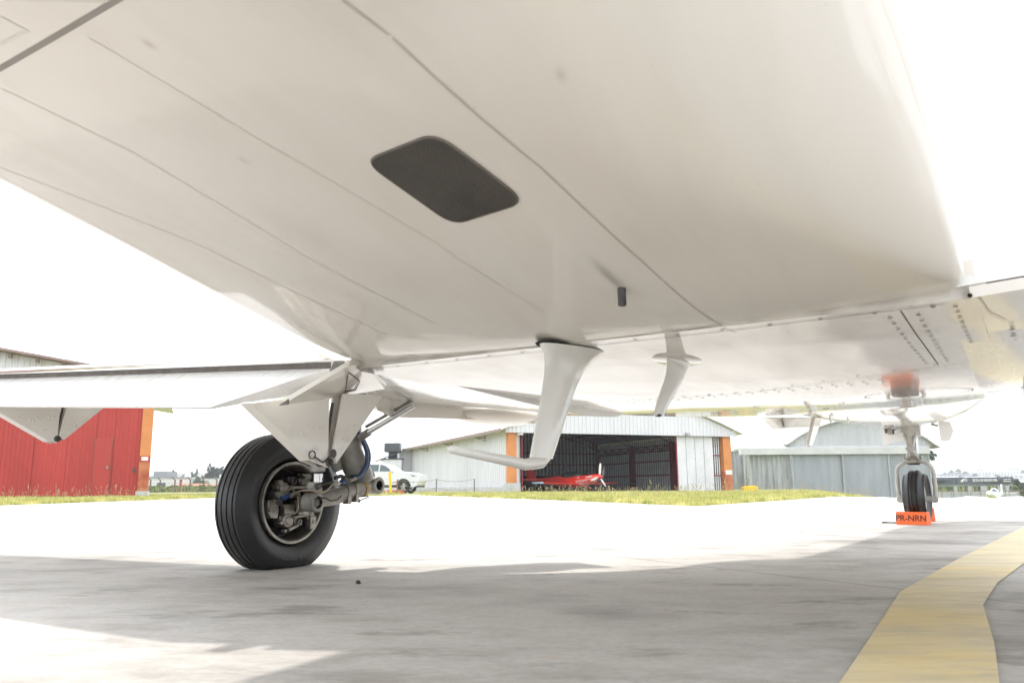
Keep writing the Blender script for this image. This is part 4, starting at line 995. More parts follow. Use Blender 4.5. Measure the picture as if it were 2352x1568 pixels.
# interior: floor, columns, girts, trusses
mb = MB(); mb.box(HP(HW/2,HL/2,-.03), (HW,HL-.1,.12), rz=ph); hb(mb, 'floor', M_floor)
for b_ in (.3, 6.8, 13.3, 19.8):
    for s_ in (.25, HW-.3):
        if b_ < 1 and s_ < 1: continue
        mb = MB(); mb.box(HP(s_, b_, HZ/2), (.34,.42,HZ), rz=ph); hb(mb, 'steel_column', M_redd)
mb = MB(); mb.box(HP(hs(1297,20) if False else 7.6, 19.7, HZ/2), (.42,.3,HZ), rz=ph); hb(mb, 'steel_column', M_redd)
for b_ in (6.8, 13.3, 19.7):
    mb = MB(); n_ = 22
    for i in range(n_):
        u0 = .2+(HW-.4)*i/n_; u1 = .2+(HW-.4)*(i+1)/n_; zt = lambda q: arch_z(q)-.12; zl = lambda q: arch_z(q)-.62
        mb.beam(HP(u0,b_,zt(u0)), HP(u1,b_,zt(u1)), .07); mb.beam(HP(u0,b_,zl(u0)), HP(u1,b_,zl(u1)), .07)
        mb.beam(HP(u0,b_,zt(u0) if i%2 else zl(u0)), HP(u1,b_,zl(u1) if i%2 else zt(u1)), .045)
    hb(mb, 'roof_truss', M_redd)
mb = MB()
for z_ in (1.2, 2.3, 3.3):
    mb.beam(HP(HW-.1,.4,z_), HP(HW-.1,19.8,z_), .05,.07); mb.beam(HP(.15,.4,z_), HP(.15,19.8,z_), .05,.07)
    if z_ > 1.3: mb.beam(HP(.2,19.75,z_), HP(HW-.2,19.75,z_), .05,.07)
hb(mb, 'wall_girts', M_redd)
mb = MB()
for s_ in range(1,16): mb.beam(HP(s_,.1,arch_z(s_)-.1), HP(s_,19.8,arch_z(s_)-.1), .05,.08)
hb(mb, 'purlins', M_redd)
mb = MB(); 
for b0 in (.4,): mb.beam(HP(HW-.25,.4,3.1), HP(HW-.25,19.8,3.1), .08,.09); mb.beam(HP(HW-.25,.4,3.5), HP(HW-.25,19.8,3.5), .08,.08)
for i in range(26): mb.beam(HP(HW-.25,.4+i*.75,3.1 if i%2 else 3.5), HP(HW-.25,.4+(i+1)*.75,3.5 if i%2 else 3.1), .045)
hb(mb, 'roof_truss', M_redd)
for s_ in (5.5, 9.6): 
    mb = MB(); q = HP(s_,9,3.4); mb.lathe([(.05,.25),(.10,.2),(.28,0),(.26,0),(.08,.18)], q, (0,0,1), 20); mb.tube([q+Vector((0,0,.25)), q+Vector((0,0,1.6))], .015, 6); hb(mb, 'hanging_lamp', M_greyw, smooth=40)
for i in range(9): 
    mb = MB(); mb.box(HP(2+i*1.1,-.2,HZ+.06), (.09,.09,.1), rz=ph); hb(mb, 'door_roller', M_orangef)
mb = MB(); mb.box(HP(hs(1572),-.62,HZ+.12), (.30,.2,.16), rz=ph); hb(mb, 'floodlight', M_greyw)
mb = MB(); mb.box(HP(.55,-.62,HZ-.1), (.22,.28,.1), rz=ph+.4); hb(mb, 'security_camera', M_roof)
# glazed cabinets and a charcoal sheet for the darkness of the back opening
mb = MB(); mb.box(HP(1.6,17,1.1), (1.8,.8,2.2), rz=ph); mb.box(HP(1.6,16.55,1.1), (.8,.1,1.8), rz=ph); hb(mb, 'cabinet', M_charcoal)
mb = MB(); mb.box(HP(3.3,19.5,1.25), (.8,.05,.6), rz=ph); hb(mb, 'wall_notice', mat('blue_notice', (.25,.32,.38), .5))
mb = MB(); mb.box(HP(11,25.9,.7), (9.5,.06,1.4), rz=ph); hb(mb, 'opening_dark_sheet', M_charcoal)
# lean-to on the far left corner of the hangar
mb = MB(); mb.prism([HP(0,HL,0), HP(-1.0,HL,0), HP(-1.0,HL,3.55), HP(0,HL,EZ-.05)], E2*2); hb(mb, 'lean_to', M_silver)
mb = MB(); mb.beam(HP(-3.9,HL-.3,2.5), HP(.1,HL-.3,EZ-.02), .5, .10); hb(mb, 'lean_to_roof', M_charcoal)
# ---- chimney block
q = hd(902, 1090, 74); chb = empty('plant_room', (q.x, q.y, 0), 0, 'small pale grey block with charcoal roof cowl, behind the white car', 'outbuilding')
mb = MB(); mb.box((0,0,1.42), (1.85,2,2.9), rz=.0); mb.build('wall', M_silver, chb); mb = MB(); mb.box((0,0,2.92), (2.0,2.15,.10)); mb.build('roof_edge', M_charcoal, chb)
mb = MB(); mb.box((-.02,0,3.3), (.75,.75,.70)); mb.box((-.02,0,3.98), (1.42,1.42,.82)); mb.build('vent_cowl', M_charcoal, chb, bevel=.03)
# ---- silver hangars to the right
YS = 75.0; 
def X_(px, Y=YS): return hd(px, 1080, Y).x
def Z_(px, py, Y=YS): return hd(px, py, Y).z
sh = empty('hangar', (X_(1960), YS, -.9), 0, 'arched grey metal hangar with blue grey sliding doors, behind the nose gear', 'hangar')
o_ = Vector((X_(1960), YS, -.9)); 
def sb(mb, name, m, **k): mb.v = [tuple(Vector(v)-o_) for v in mb.v]; return mb.build(name, m, sh, **k)
doors = [1718, 1820, 1936, 2042, 2138]
zt_ = Z_(1900, 1042)
for i in range(4):
    a_, b_ = X_(doors[i]), X_(doors[i+1])
    mb = MB()
    if i == 0: corr(mb, (a_,YS+.3), (b_,YS+.3), -.9, zt_, .35, .05, 0); sb(mb, 'door_leaf', M_greyw)
    else: corr(mb, (a_+.04,YS+.1*(i%2)), (b_-.04,YS+.1*(i%2)), -1.6, zt_, .16, .02, 0); sb(mb, 'door_leaf', M_blueg)
    mb = MB(); mb.beam((a_,YS-.05,-1.6), (a_,YS-.05,zt_), .16); sb(mb, 'door_post', M_greyw)
mb = MB(); xl, xr = X_(1702), X_(2136); z0, z1 = Z_(1900,1043), Z_(1900,1024)
mb.prism([(xl,YS-.35,z0),(xl,YS+.4,z0),(xl,YS+.4,z1+.12),(xl,YS-.35,z1-.15)], (xr-xl,0,0)); sb(mb, 'canopy', mat('pale_canopy', (.52,.52,.51), .6, var=.1, scale=1))
# arched gable
ax0, ax1 = X_(1812), X_(2150); am = (ax0+ax1)/2; zb_, zp = Z_(1815,1024), Z_(1977,965)
def az_(x): u = (x-ax0)/(ax1-ax0); return zb_ + (zp-zb_)*(1-(2*u-1)**2)**.9
mb = MB(); corr(mb, (ax0,YS+.2), (ax1,YS+.2), zb_-.1, lambda s_: az_(ax0+s_), .5, .02); sb(mb, 'gable_wall', mat('pale_gable_sheet', (.43,.44,.45), .6, var=.1, scale=.8, stretch=(2,2,.3)))
mb = MB(); nA = 28; vs = []
for y_ in (YS-.25, YS+22):
    for i in range(nA+1):
        x_ = ax0-.2+(ax1-ax0+.7)*i/nA; z_ = az_(min(ax1,max(ax0,x_))) - max(0,x_-ax1)*.6
        vs += [(x_,y_,z_+.03),(x_,y_,z_+.14)]
k_ = 2*(nA+1); fs = []
for i in range(nA): a_ = 2*i; fs += [(a_+1,a_+3,k_+a_+3,k_+a_+1),(a_,k_+a_,k_+a_+2,a_+2),(a_,a_+2,a_+3,a_+1)]
mb.add(vs, fs); sb(mb, 'roof', mat('weathered_roof', (.42,.41,.38), .7, var=.2, scale=1))
mb = MB(); mb.box((X_(2137),YS+10,1.2), (.1,20,5.4)); sb(mb, 'side_wall', M_greyw)
# lattice post
mb = MB(); xa = X_(1708); 
for dx_ in (0,.42): mb.beam((xa+dx_,YS-.3,-.9), (xa+dx_,YS-.3,z0), .07)
for i in range(14): z_ = -.6+i*.33; mb.beam((xa+.42*(i%2),YS-.3,z_), (xa+.42*((i+1)%2),YS-.3,z_+.33), .04)
sb(mb, 'lattice_post', mat('cream_steel', (.42,.42,.36), .6))
# low hangar between
lo_ = empty('hangar', (X_(1690), YS+4, -.9), 0, 'low grey weathered shed with white sloping roof, between the open hangar and the arched one', 'shed')
o2 = Vector((X_(1690), YS+4, -.9)); mb = MB(); corr(mb, (X_(1655,YS+4),YS+4), (X_(1735,YS+4),YS+4), -.9, Z_(1690,1036,YS+4), .4, .05); mb.v = [tuple(Vector(v)-o2) for v in mb.v]; mb.build('wall', M_greyw, lo_)
mb = MB(); zz = Z_(1690,1034,YS+4); mb.add([Vector(p)-o2 for p in ((X_(1650,YS+4),YS+3.6,zz),(X_(1830,YS+4),YS+3.6,zz+.35),(X_(1830,YS+4),YS+22,zz+3.6),(X_(1650,YS+4),YS+22,zz+3.3))], [(0,1,2,3)]); 
mb.prism([Vector(p)-o2 for p in ((X_(1650,YS+4),YS+3.6,zz),(X_(1830,YS+4),YS+3.6,zz+.35),(X_(1830,YS+4),YS+3.6,zz+.55),(X_(1650,YS+4),YS+3.6,zz+.15))], (0,.3,0)); mb.build('roof', M_roof, lo_)
# ---- red hangar at left
RC = hd(342, 1100, 35); RC.z = 0; rd = Vector((.933,.36,0)).normalized(); rn = Vector((rd.y, -rd.x, 0))
rh = empty('hangar', RC, 0, 'red corrugated hangar with orange corner pillar and silver gable, at the left edge', 'hangar')
def RP(s_, o_=0, z=0): q = -rd*s_ + rn*o_; return Vector((q.x, q.y, z))     # relative to corner; s to the left
def rs(px):
    d = ray(px, 1080); A = Matrix(((d.x, rd.x),(d.y, rd.y))); r_ = A.inverted() @ Vector((RC.x, RC.y)); return r_[1]
rangle = math.atan2(rd.y, rd.x)
sP = rs(319)
seams = [sP, rs(258), rs(215), rs(150), rs(73), rs(0), 8.5, 11, 14]
def RCorr(mb, s0, s1, z0, z1, pitch, dep, off=0):
    a_ = RP(s1, off); b_ = RP(s0, off); corr(mb, a_.xy, b_.xy, z0, z1, pitch, dep); return mb
for i in range(len(seams)-1):
    mb = MB(); RCorr(mb, seams[i]+(.004 if i else .0), seams[i+1], .06, 4.3, .16, .02, .0 if i%2 else .03); mb.build('door_leaf', M_red, rh)
mb = MB(); mb.box(RP(8,-.12,2.2), (15.9,.1,4.3), rz=rangle); mb.build('gap_backing_panel', M_charcoal, rh)  # dark sheet added behind the leaves to block sky light in the gaps
rz0 = lambda s_: 5.06+.155*s_
mb = MB(); corr(mb, RP(16,.1).xy, RP(0,.1).xy, 4.3, lambda s_: rz0(min(16-s_, 8)) , .22, .03); mb.build('gable_wall', M_silver2, rh)
mb = MB(); mb.beam(RP(9,.45,rz0(9)+.05), RP(-.25,.45,rz0(-.25)+.05), .9, .10); mb.build('roof', M_brown, rh)
mb = MB(); mb.prism([RP(-.2,0,rz0(0)+.1), RP(9,0,rz0(9)+.1), RP(9,-18,rz0(9)+.1), RP(-.2,-18,rz0(0)+.1)], (0,0,.06)); mb.build('roof_sheet', M_roof, rh)
for px in (0, 64, 126, 186):
    s_ = rs(px+2); mb = MB(); mb.box(RP(s_,.5,rz0(s_)-.10), (.12,.25,.22), rz=rangle); mb.build('roof_bracket', M_brown, rh)
mb = MB(); mb.box(RP(sP/2,.02,3.4), (sP,.35,3.9), rz=rangle); mb.box(RP(sP/2,.02,3.35), (sP+.006,.356,.02), rz=rangle); mb.build('pillar', M_orangec, rh)
mb = MB(); mb.box(RP(sP/2,.02,.85), (sP,.35,1.22), rz=rangle); mb.build('pillar_lower', M_orangef, rh)
mb = MB(); mb.box(RP(sP/2,.03,.12), (sP+.1,.4,.26), rz=rangle); mb.build('pillar_base', M_plinth, rh)
zz = .31 + (1121-1055)/FPX*35; mb = MB(); mb.box(RP(sP/2,.21,1.62), (sP+.02,.02,.26), rz=rangle); nb = mb.build('notice', M_red, rh); mb = MB(); mb.box(RP(sP/2,.225,1.63), (sP*.62,.012,.16), rz=rangle); mb.build('notice_plate', M_roof, nb)
mb = MB(); mb.box(RP(8,0,.02), (16,.5,.10), rz=rangle); mb.build('door_track', mat('rust_track', (.10,.06,.045), .8, var=.3, scale=5), rh)
d0, d1 = rs(253), rs(213); dh = .31+(1121-1074.5)/FPX*35+.0; zt2 = .31+(1121-1010)/FPX*35+.6
zt2 = Z_ and (CAMZ + (1121-1010+0)/FPX*34.8)
zt2 = hd(235, 1010+0, 34.8).z
dr = MB(); dr.box(RP((d0+d1)/2,.055,(zt2+.08)/2+.02), (abs(d1-d0),.03,zt2-.04), rz=rangle); dl = dr.build('door', M_red, rh)
mb = MB()
for s_ in (d0,d1):
    for k in range(14):
        z_ = .1+k*zt2/14; mb.box(RP(s_+random.uniform(-.01,.01),.078,z_+.06), (.035,.01,.10), rz=rangle)
mb.build('rust_hinges', M_wood, dl)
mb = MB(); sH = d0+(d1-d0)*.14; sH = rs(245); 
for z_ in (hd(247,1074,34.8).z,): mb.box(RP(sH,.10,z_), (.14,.05,.03), rz=rangle); mb.box(RP(sH-.02,.085,z_), (.05,.03,.14), rz=rangle)
mb.build('door_handle', M_metal, dl)
mb = MB(); mb.box(RP(rs(308),.09,.31+(1121-1078)/FPX*35), (.10,.06,.16), rz=rangle); mb.build('lock_box', M_charcoal, rh)
# ------------------------------------------------------------------ white SUV
M_car = mat('white_car_paint', (.70,.71,.73), .3, var=.03, coat=1)
M_trim = mat('black_trim', (.03,.03,.032), .6)
M_rimw = mat('alloy', (.5,.5,.5), .3, metal=.8)
M_winb = mat('tinted_window', (.035,.06,.065), .08, var=.2, coat=1)
cp = hd(927, 1100, 48); suv = empty('suv', (0,0,0), 0, 'white compact suv with black trim parked beside the white hangar wall', 'car')
fwx = (1300+670/2.94)*.6125; fw = hd(fwx, 1110, 48.5)
suv.location = (fw.x, fw.y, 0); suv.rotation_euler = (0,0,math.radians(-8)); suv.scale = (1,1,1.07)
# local: x forward (front axle at 0), y left; near side is -y
hwid = .90
def car_sec(prof_side, name, m, mi=None): pass
low = [(.84,.42),(.93,.60),(.97,.85),(.93,1.01),(.66,1.12),(-.40,1.22),(-1.0,1.21),(-3.35,1.17),(-3.45,.95),(-3.48,.60),(-3.40,.40)]
def arch_pts(cx_, r, n=9): return [(cx_+r*math.cos(t), .36+r*math.sin(t)) for t in np.linspace(PI, 0, n)]
bottom = [(-3.40,.36)] + [(x_, max(z_,.36)) for x_, z_ in arch_pts(-2.64,.43)] + [(x_, max(z_,.36)) for x_, z_ in arch_pts(0,.43)] + [(.70,.36)]
side = bottom + low[:1] + low[1:]
mb = MB()
def loft_side(mb, poly, y0, y1, inset, mi=0):
    n_ = len(poly); cx_ = sum(p[0] for p in poly)/n_; cz_ = sum(p[1] for p in poly)/n_
    layers = [(y0, inset),(y0+.06,0),(y1-.06,0),(y1,inset)]
    vs = []
    for y_, s_ in layers:
        for x_, z_ in poly: vs.append((x_+(cx_-x_)*s_*.25, y_, z_+(cz_-z_)*s_*.4 if z_ > .5 else z_))
    fs = [(i*n_+k, i*n_+(k+1)%n_, (i+1)*n_+(k+1)%n_, (i+1)*n_+k) for i in range(3) for k in range(n_)] + [tuple(range(n_))[::-1], tuple(3*n_+k for k in range(n_))]
    mb.add(vs, fs, mi)
loft_side(mb, side, -hwid, hwid, .08); mb.build('body', M_car, suv, smooth=35)
cab = [(-.38,1.14),(-1.12,1.60),(-1.5,1.67),(-2.6,1.67),(-3.2,1.58),(-3.42,1.14)]
mb = MB(); n_ = len(cab); vs = [(x_, -hwid+.10+(z_-1.1)*.28, z_) for x_, z_ in cab] + [(x_, hwid-.10-(z_-1.1)*.28, z_) for x_, z_ in cab]
mb.add(vs, [tuple(range(n_)), tuple(range(n_,2*n_))[::-1]]+[(i,n_+i,n_+(i+1)%n_,(i+1)%n_) for i in range(n_)]); mb.build('cabin', M_car, suv, smooth=30, bevel=.03)
def cwin(pts, name='window'):
    mb = MB(); mb.prism([(x_, -hwid+.085+(z_-1.1)*.28, z_) for x_, z_ in pts], (0,-.012,0)); mb.build(name, M_winb, suv)
cwin([(-.72,1.22),(-1.18,1.52),(-1.48,1.59),(-1.50,1.22)]); cwin([(-1.58,1.22),(-1.56,1.59),(-2.35,1.60),(-2.42,1.23)]); cwin([(-2.50,1.24),(-2.44,1.59),(-2.85,1.57),(-3.1,1.38),(-3.05,1.27)])
mb = MB(); mb.prism([(-.46,-hwid+.2,1.20),(-1.07,-hwid+.28,1.57),(-1.07,hwid-.28,1.57),(-.46,hwid-.2,1.20)], (.012,0,.012)); mb.build('windscreen', M_winb, suv)
mb = MB()
for cx_ in (0,-2.64):
    A_1 = [(cx_+.45*math.cos(t), .36+.45*math.sin(t)) for t in np.linspace(PI*.98, .02*PI, 14)]; B_1 = [(cx_+.38*math.cos(t), .36+.38*math.sin(t)) for t in np.linspace(PI*.98, .02*PI, 14)]
    for i in range(13): mb.prism([(A_1[i][0],-hwid-.012,A_1[i][1]),(A_1[i+1][0],-hwid-.012,A_1[i+1][1]),(B_1[i+1][0],-hwid-.012,B_1[i+1][1]),(B_1[i][0],-hwid-.012,B_1[i][1])], (0,.05,0))
mb.box((-1.32,-hwid+.02,.40), (1.9,.08,.14)); mb.box((.74,0,.44), (.22,1.66,.22)); mb.build('cladding', M_trim, suv)
for cx_ in (0,-2.64):
    for sy in (-1,1):
        mb = MB(); c_ = Vector((cx_, sy*(hwid-.12), .355)); mb.lathe([(.22,-.10),(.30,-.11),(.345,-.09),(.355,0),(.345,.09),(.30,.11),(.22,.10)], c_, (0,1,0), 32); w_ = mb.build('wheel', M_trim, suv, smooth=40)
        mb = MB(); mb.lathe([(.245,.10*sy),(.24,.085*sy),(.225,.08*sy)], c_, (0,1,0), 32)
        for k in range(5):
            t = 2*PI*k/5+.3
            for dt in (-.16,.16): mb.beam(c_+Vector((.05*math.cos(t),.09*sy,.05*math.sin(t))), c_+Vector((.235*math.cos(t+dt),.085*sy,.235*math.sin(t+dt))), .035,.02)
        mb.lathe([(0,.10*sy),(.055,.10*sy),(.06,.085*sy)], c_, (0,1,0), 16); mb.build('rim', M_rimw, w_, smooth=30)
mb = MB(); mb.prism([(.40,-hwid-.004,1.02),(.82,-hwid+.01,.96),(.86,-hwid+.03,.88),(.55,-hwid-.004,.90)], (0,-.015,0)); mb.build('headlight', mat('headlamp', (.25,.28,.32), .1, coat=1), suv)
mb = MB(); mb.prism([(.56,-hwid-.006,.66),(.82,-hwid+.04,.64),(.80,-hwid+.04,.54),(.62,-hwid-.006,.56)], (0,.02,0)); mb.build('fog_lamp', M_trim, suv)
mb = MB(); mb.sphere((-.70,-hwid-.06,1.23), (.09,.10,.075)); mb.build('mirror', M_car, suv, smooth=60)
mb = MB(); mb.tube([(-1.3,-.62,1.67),(-1.5,-.62,1.72),(-2.8,-.62,1.71),(-3.0,-.62,1.63)], .018, 8); mb.build('roof_rail', M_rimw, suv)
# ------------------------------------------------------------------ fence stuff by the hangar
M_yel = mat('yellow_post', (.85,.52,.01), .5, var=.06); M_post = mat('grey_post', (.16,.15,.14), .8, var=.3, scale=8)
yp0, yp1 = c3(490,1140), c3(473,938)
a_ = hd(*yp0, 44); b_ = hd(*yp1, 44); mb = MB(); mb.beam(Vector((0,0,-.02)), Vector((b_.x-a_.x,0,b_.z)), .13,.11); tag(mb.build('post', M_yel, loc=(a_.x,a_.y,0), bevel=.01), 'leaning bright yellow post in the grass in front of the white car', 'post')
a_ = hd(*c3(557,1135), 46); mb = MB(); mb.beam((0,0,-.02),(0,0,.80), .07); mb.beam((-.28,0,.62),(.1,0,.66), .05); tag(mb.build('post', M_wood, loc=(a_.x,a_.y,0)), 'short brown wooden stake right of the yellow post', 'post')
fps = []
wf = empty('wire_fence', hd(*c3(985,1140), 46).xy.to_3d(), 0, 'low two wire fence on grey posts along the white hangar wall', 'fence'); wl0 = Vector(wf.location)
P1 = hd(*c3(985,1140), 46); P2 = hd(*c3(1408,1140), 46); P0_ = hd(*c3(557,1135), 46)
for p, ln in ((P1,.03),(P2,0)): mb = MB(); mb.beam(Vector((p.x,p.y,-.02))-wl0, Vector((p.x+ln,p.y,.82))-wl0, .06); mb.build('post', M_post, wf)
mb = MB()
def sag(a_, b_, z0, z1, d_): return [Vector((a_.x+(b_.x-a_.x)*t, a_.y+(b_.y-a_.y)*t, z0+(z1-z0)*t - d_*4*t*(1-t)))-wl0 for t in np.linspace(0,1,12)]
for z_ in (.80,.30): mb.tube(sag(P0_,P1,z_,z_,.16), .009, 5); mb.tube(sag(P1,P2,z_,z_,.14), .009, 5)
mb.build('wire', M_post, wf)
mb = MB(); random.seed(3); a_ = hd(*c3(480,1120), 46)
for i in range(14): mb.box((random.uniform(-.9,.9), random.uniform(-.2,.2), .06+.10*(i%2)), (.3,.14,.09), rz=random.uniform(-.3,.3))
tag(mb.build('brick_pile', mat('clay_brick', (.55,.20,.09), .8, var=.2), loc=(a_.x,a_.y,0)), 'low heap of orange bricks in the grass below the white car', 'bricks')
a_ = hd((2600+403*.5272)*.6125, 1127, 52); mb = MB(); mb.box((0,0,.16), (.95,.5,.34)); mb.box((0,0,.35), (.7,.4,.06)); tag(mb.build('marker_box', M_yel, loc=(a_.x,a_.y,-.05), bevel=.03), 'small yellow box lying at the grass edge before the grey hangar', 'marker')
# left boundary fence of angled concrete posts
bf = empty('boundary_fence', hd(420,1120,98).xy.to_3d(), 0, 'boundary fence of angled posts and wires beyond the red hangar', 'fence'); w0 = Vector(bf.location); pp = []
for px in (345,367,401,436,467,497,530,565,600):
    p = hd(px, 1110, 98); p.z = 0; pp.append(p-w0); mb = MB(); q = p-w0; mb.beam(q, q+Vector((.05,0,1.45)), .13); mb.beam(q+Vector((.05,0,1.42)), q+Vector((-.32,0,1.80)), .11); mb.build('post', mat('brown_grey_post', (.13,.10,.085), .8), bf)
mb = MB()
for z_ in (.3,.7,1.1,1.5): mb.tube([q+Vector((0,0,z_)) for q in pp], .014, 5)
mb.build('wire', M_post, bf)
a_ = hd(415,1110,92); mb = MB(); mb.beam((0,0,0),(0,0,1.45),.22,.18); tag(mb.build('post', M_wood, loc=(a_.x,a_.y,0)), 'thick weathered wooden post before the boundary fence', 'post')
# ------------------------------------------------------------------ small aeroplanes
def light_plane(loc, rz, label, body, wingm, fuse_l=6.4, shark=False, name='light_aircraft', group=None, span=3.7, canopy=M_glass, prop=True, gearz=.38, droop=0):
    e = empty(name, loc, rz, label, 'aircraft', group)
    # local x forward
    ST_ = [(-4.3,.05,.80,.08),(-3.4,.13,.78,.16),(-2.2,.24,.74,.27),(-1.0,.36,.72,.38),(0,.42,.70,.42),(.9,.42,.72,.36),(1.6,.38,.82,.31),(2.0,.28,.92,.24),(2.15,.20,.96,.17)]
    mb = MB(); K = 20
    for x_, w_, zc_, h_ in ST_:
        for k in range(K): t = 2*PI*k/K; mb.v.append((x_, w_*math.cos(t), zc_+h_*math.sin(t)))
    n_ = len(ST_); mb.f = [(i*K+k, (i+1)*K+k, (i+1)*K+(k+1)%K, i*K+(k+1)%K) for i in range(n_-1) for k in range(K)]+[tuple(range(K))[::-1], tuple((n_-1)*K+k for k in range(K))]; mb.m = [0]*len(mb.f)
    b = mb.build('fuselage', body, e, smooth=60)
    mb = MB(); mb.sphere((-.25,0,.98), (.95,.33,.40), 20, 12); mb.build('canopy', canopy, e, smooth=60)
    for s_ in (-1,1):
        mb = MB(); NW = 6
        P = [(.5,.0),(.44,.05),(.1,.075),(-.4,.05),(-.75,0),(-.3,-.045),(.3,-.05)]
        for i in range(NW+1):
            t = i/NW; 
            for x_, z_ in P: mb.v.append((.35+x_*(1-.35*t), s_*(.25+(span-.25)*t), .50+z_*(1-.4*t)+.10*t-droop*t))
        k_ = len(P); mb.f = [(i*k_+k, (i+1)*k_+k, (i+1)*k_+(k+1)%k_, i*k_+(k+1)%k_) for i in range(NW) for k in range(k_)]+[tuple(range(k_)), tuple(NW*k_+k for k in range(k_))]; mb.m = [0]*len(mb.f)
        mb.build('wing', wingm, e, smooth=45)
        mb = MB(); mb.prism([(-3.5,s_*.1,.84),(-4.0,s_*1.15,.84),(-4.35,s_*1.15,.84),(-4.25,s_*.1,.84)], (0,0,.04)); mb.build('tailplane', wingm, e)
        mb = MB(); c_ = Vector((1.0,s_*.75,.17)); mb.lathe([(.05,-.06),(.15,-.06),(.17,0),(.15,.06),(.05,.06)], c_, (0,1,0), 20); w_ = mb.build('wheel', M_trim, e, smooth=40); mb = MB(); mb.tube([c_, (.6,s_*.3,.5)], .03, 8); mb.build('gear_leg', wingm, e)
    mb = MB(); mb.prism([(-3.5,-.03,.85),(-3.95,-.03,1.72),(-4.5,-.03,1.72),(-4.55,-.03,.62)], (0,.06,0)); mb.build('fin', body, e, bevel=.02)
    mb = MB(); mb.tube([(-4.2,0,.7),(-4.5,0,.5)], .02, 6); mb.lathe([(.02,-.03),(.08,-.03),(.08,.03),(.02,.03)], (-4.5,0,.5), (0,1,0), 12); mb.build('tail_wheel', M_trim, e)
    if prop:
        mb = MB(); mb.lathe([(.18,0),(.17,.08),(.12,.22),(.05,.36),(0,.42)], (2.15,0,.97), (1,0,0), 20); mb.build('spinner', body, e, smooth=60)
        for t0 in ((82,-46,196) if shark else (76,256)):
            mb = MB(); t = math.radians(t0); dd_ = Vector((0, math.cos(t), math.sin(t))); tt = Vector((0,-math.sin(t), math.cos(t)))
            P = [(.12,.05),(.35,.085),(.6,.08),(.82,.045),(.88,0)]
            L_ = [Vector((2.22,0,.97))+dd_*r_+tt*w_ for r_, w_ in P]+[Vector((2.25,0,.97))+dd_*r_-tt*w_ for r_, w_ in P[::-1][1:]]
            mb.prism(L_, (.025,0,0)); mb.build('propeller_blade', M_roof, e)
    return e, b
M_redp = mat('glossy_red_paint', (.82,.035,.018), .3, var=.08, coat=1); M_redw = mat('red_wing_paint', (.85,.045,.02), .35, var=.08, coat=.8)
q = hd(1318, 1110, 53.2)
ang = math.atan2(-.72, .66)
rp, rbd = light_plane((q.x, q.y, -.02), ang, 'red aerobatic aeroplane with painted teeth on its cowling, inside the open hangar', M_redp, M_redw, name='light_aircraft', group='light aircraft in the open hangar', shark=True)
# teeth and eye on the near (right-hand, -y) side of the cowling
def fside(x_, z_):
    xs = [-4.3,-3.4,-2.2,-1.0,0,.9,1.6,2.0,2.15]; w_ = np.interp(x_, xs, [.05,.13,.24,.36,.42,.42,.38,.28,.20]); zc_ = np.interp(x_, xs, [.80,.78,.74,.72,.70,.72,.82,.92,.96]); h_ = np.interp(x_, xs, [.08,.16,.27,.38,.42,.36,.31,.24,.17])
    q_ = max(0, 1-((z_-zc_)/h_)**2)**.5; return -(w_*q_+.006)
mb = MB(); nT = 12
for i in range(nT):
    x0 = .55+i*.125; x1 = x0+.125; zc0 = .60+.15*(i/nT)
    for up_ in (0,1):
        T3 = [(x0,zc0+(.13 if up_ else -.13)),(x1,zc0+.01+(.13 if up_ else -.13)),((x0+x1)/2,zc0+(-.01 if up_ else .01))]
        mb.add([(x_, fside(x_, z_), z_) for x_, z_ in T3], [(0,1,2)])
mb.build('painted_teeth', M_roof, rbd)
mb = MB(); E_ = [(1.30,.95),(1.62,1.02),(1.88,1.05),(1.84,.98),(1.5,.92)]; mb.add([(x_, fside(x_, z_), z_) for x_, z_ in E_], [(0,1,2,3,4)]); E_ = [(.72+.07*math.cos(t),.93+.045*math.sin(t)) for t in np.linspace(0,2*PI,11)[:-1]]; mb.add([(x_, fside(x_, z_), z_) for x_, z_ in E_], [tuple(range(10))]); mb.build('painted_eye', M_roof, rbd)
mb = MB(); mb.box((.3,-3.60,.60), (.75,.32,.10)); mb.build('wing_tip', mat('pale_blue_tip', (.35,.55,.70), .4), rp, bevel=.03)
q = hd(1345, 1110, 62); light_plane((q.x, q.y, -.05), math.radians(-62), 'grey light aircraft standing behind the red aeroplane in the open hangar', M_greyw, M_greyw, group='light aircraft in the open hangar', span=4.6)
q = hd((3480+1600/6.533)*.6125, 1120, 74); q = Vector((q.x, q.y, G(q.x,q.y)+.35))
M_wp = mat('white_gelcoat', (.80,.80,.80), .3, var=.03, coat=.6)
light_plane((q.x, q.y, hd((3480+1600/6.533)*.6125, (1700+842/6.533)*.6125, q.y).z-1.38), math.radians(-130), 'small white low wing aeroplane parked in front of the flying school building', M_wp, M_wp, group=None, span=2.3, prop=False)
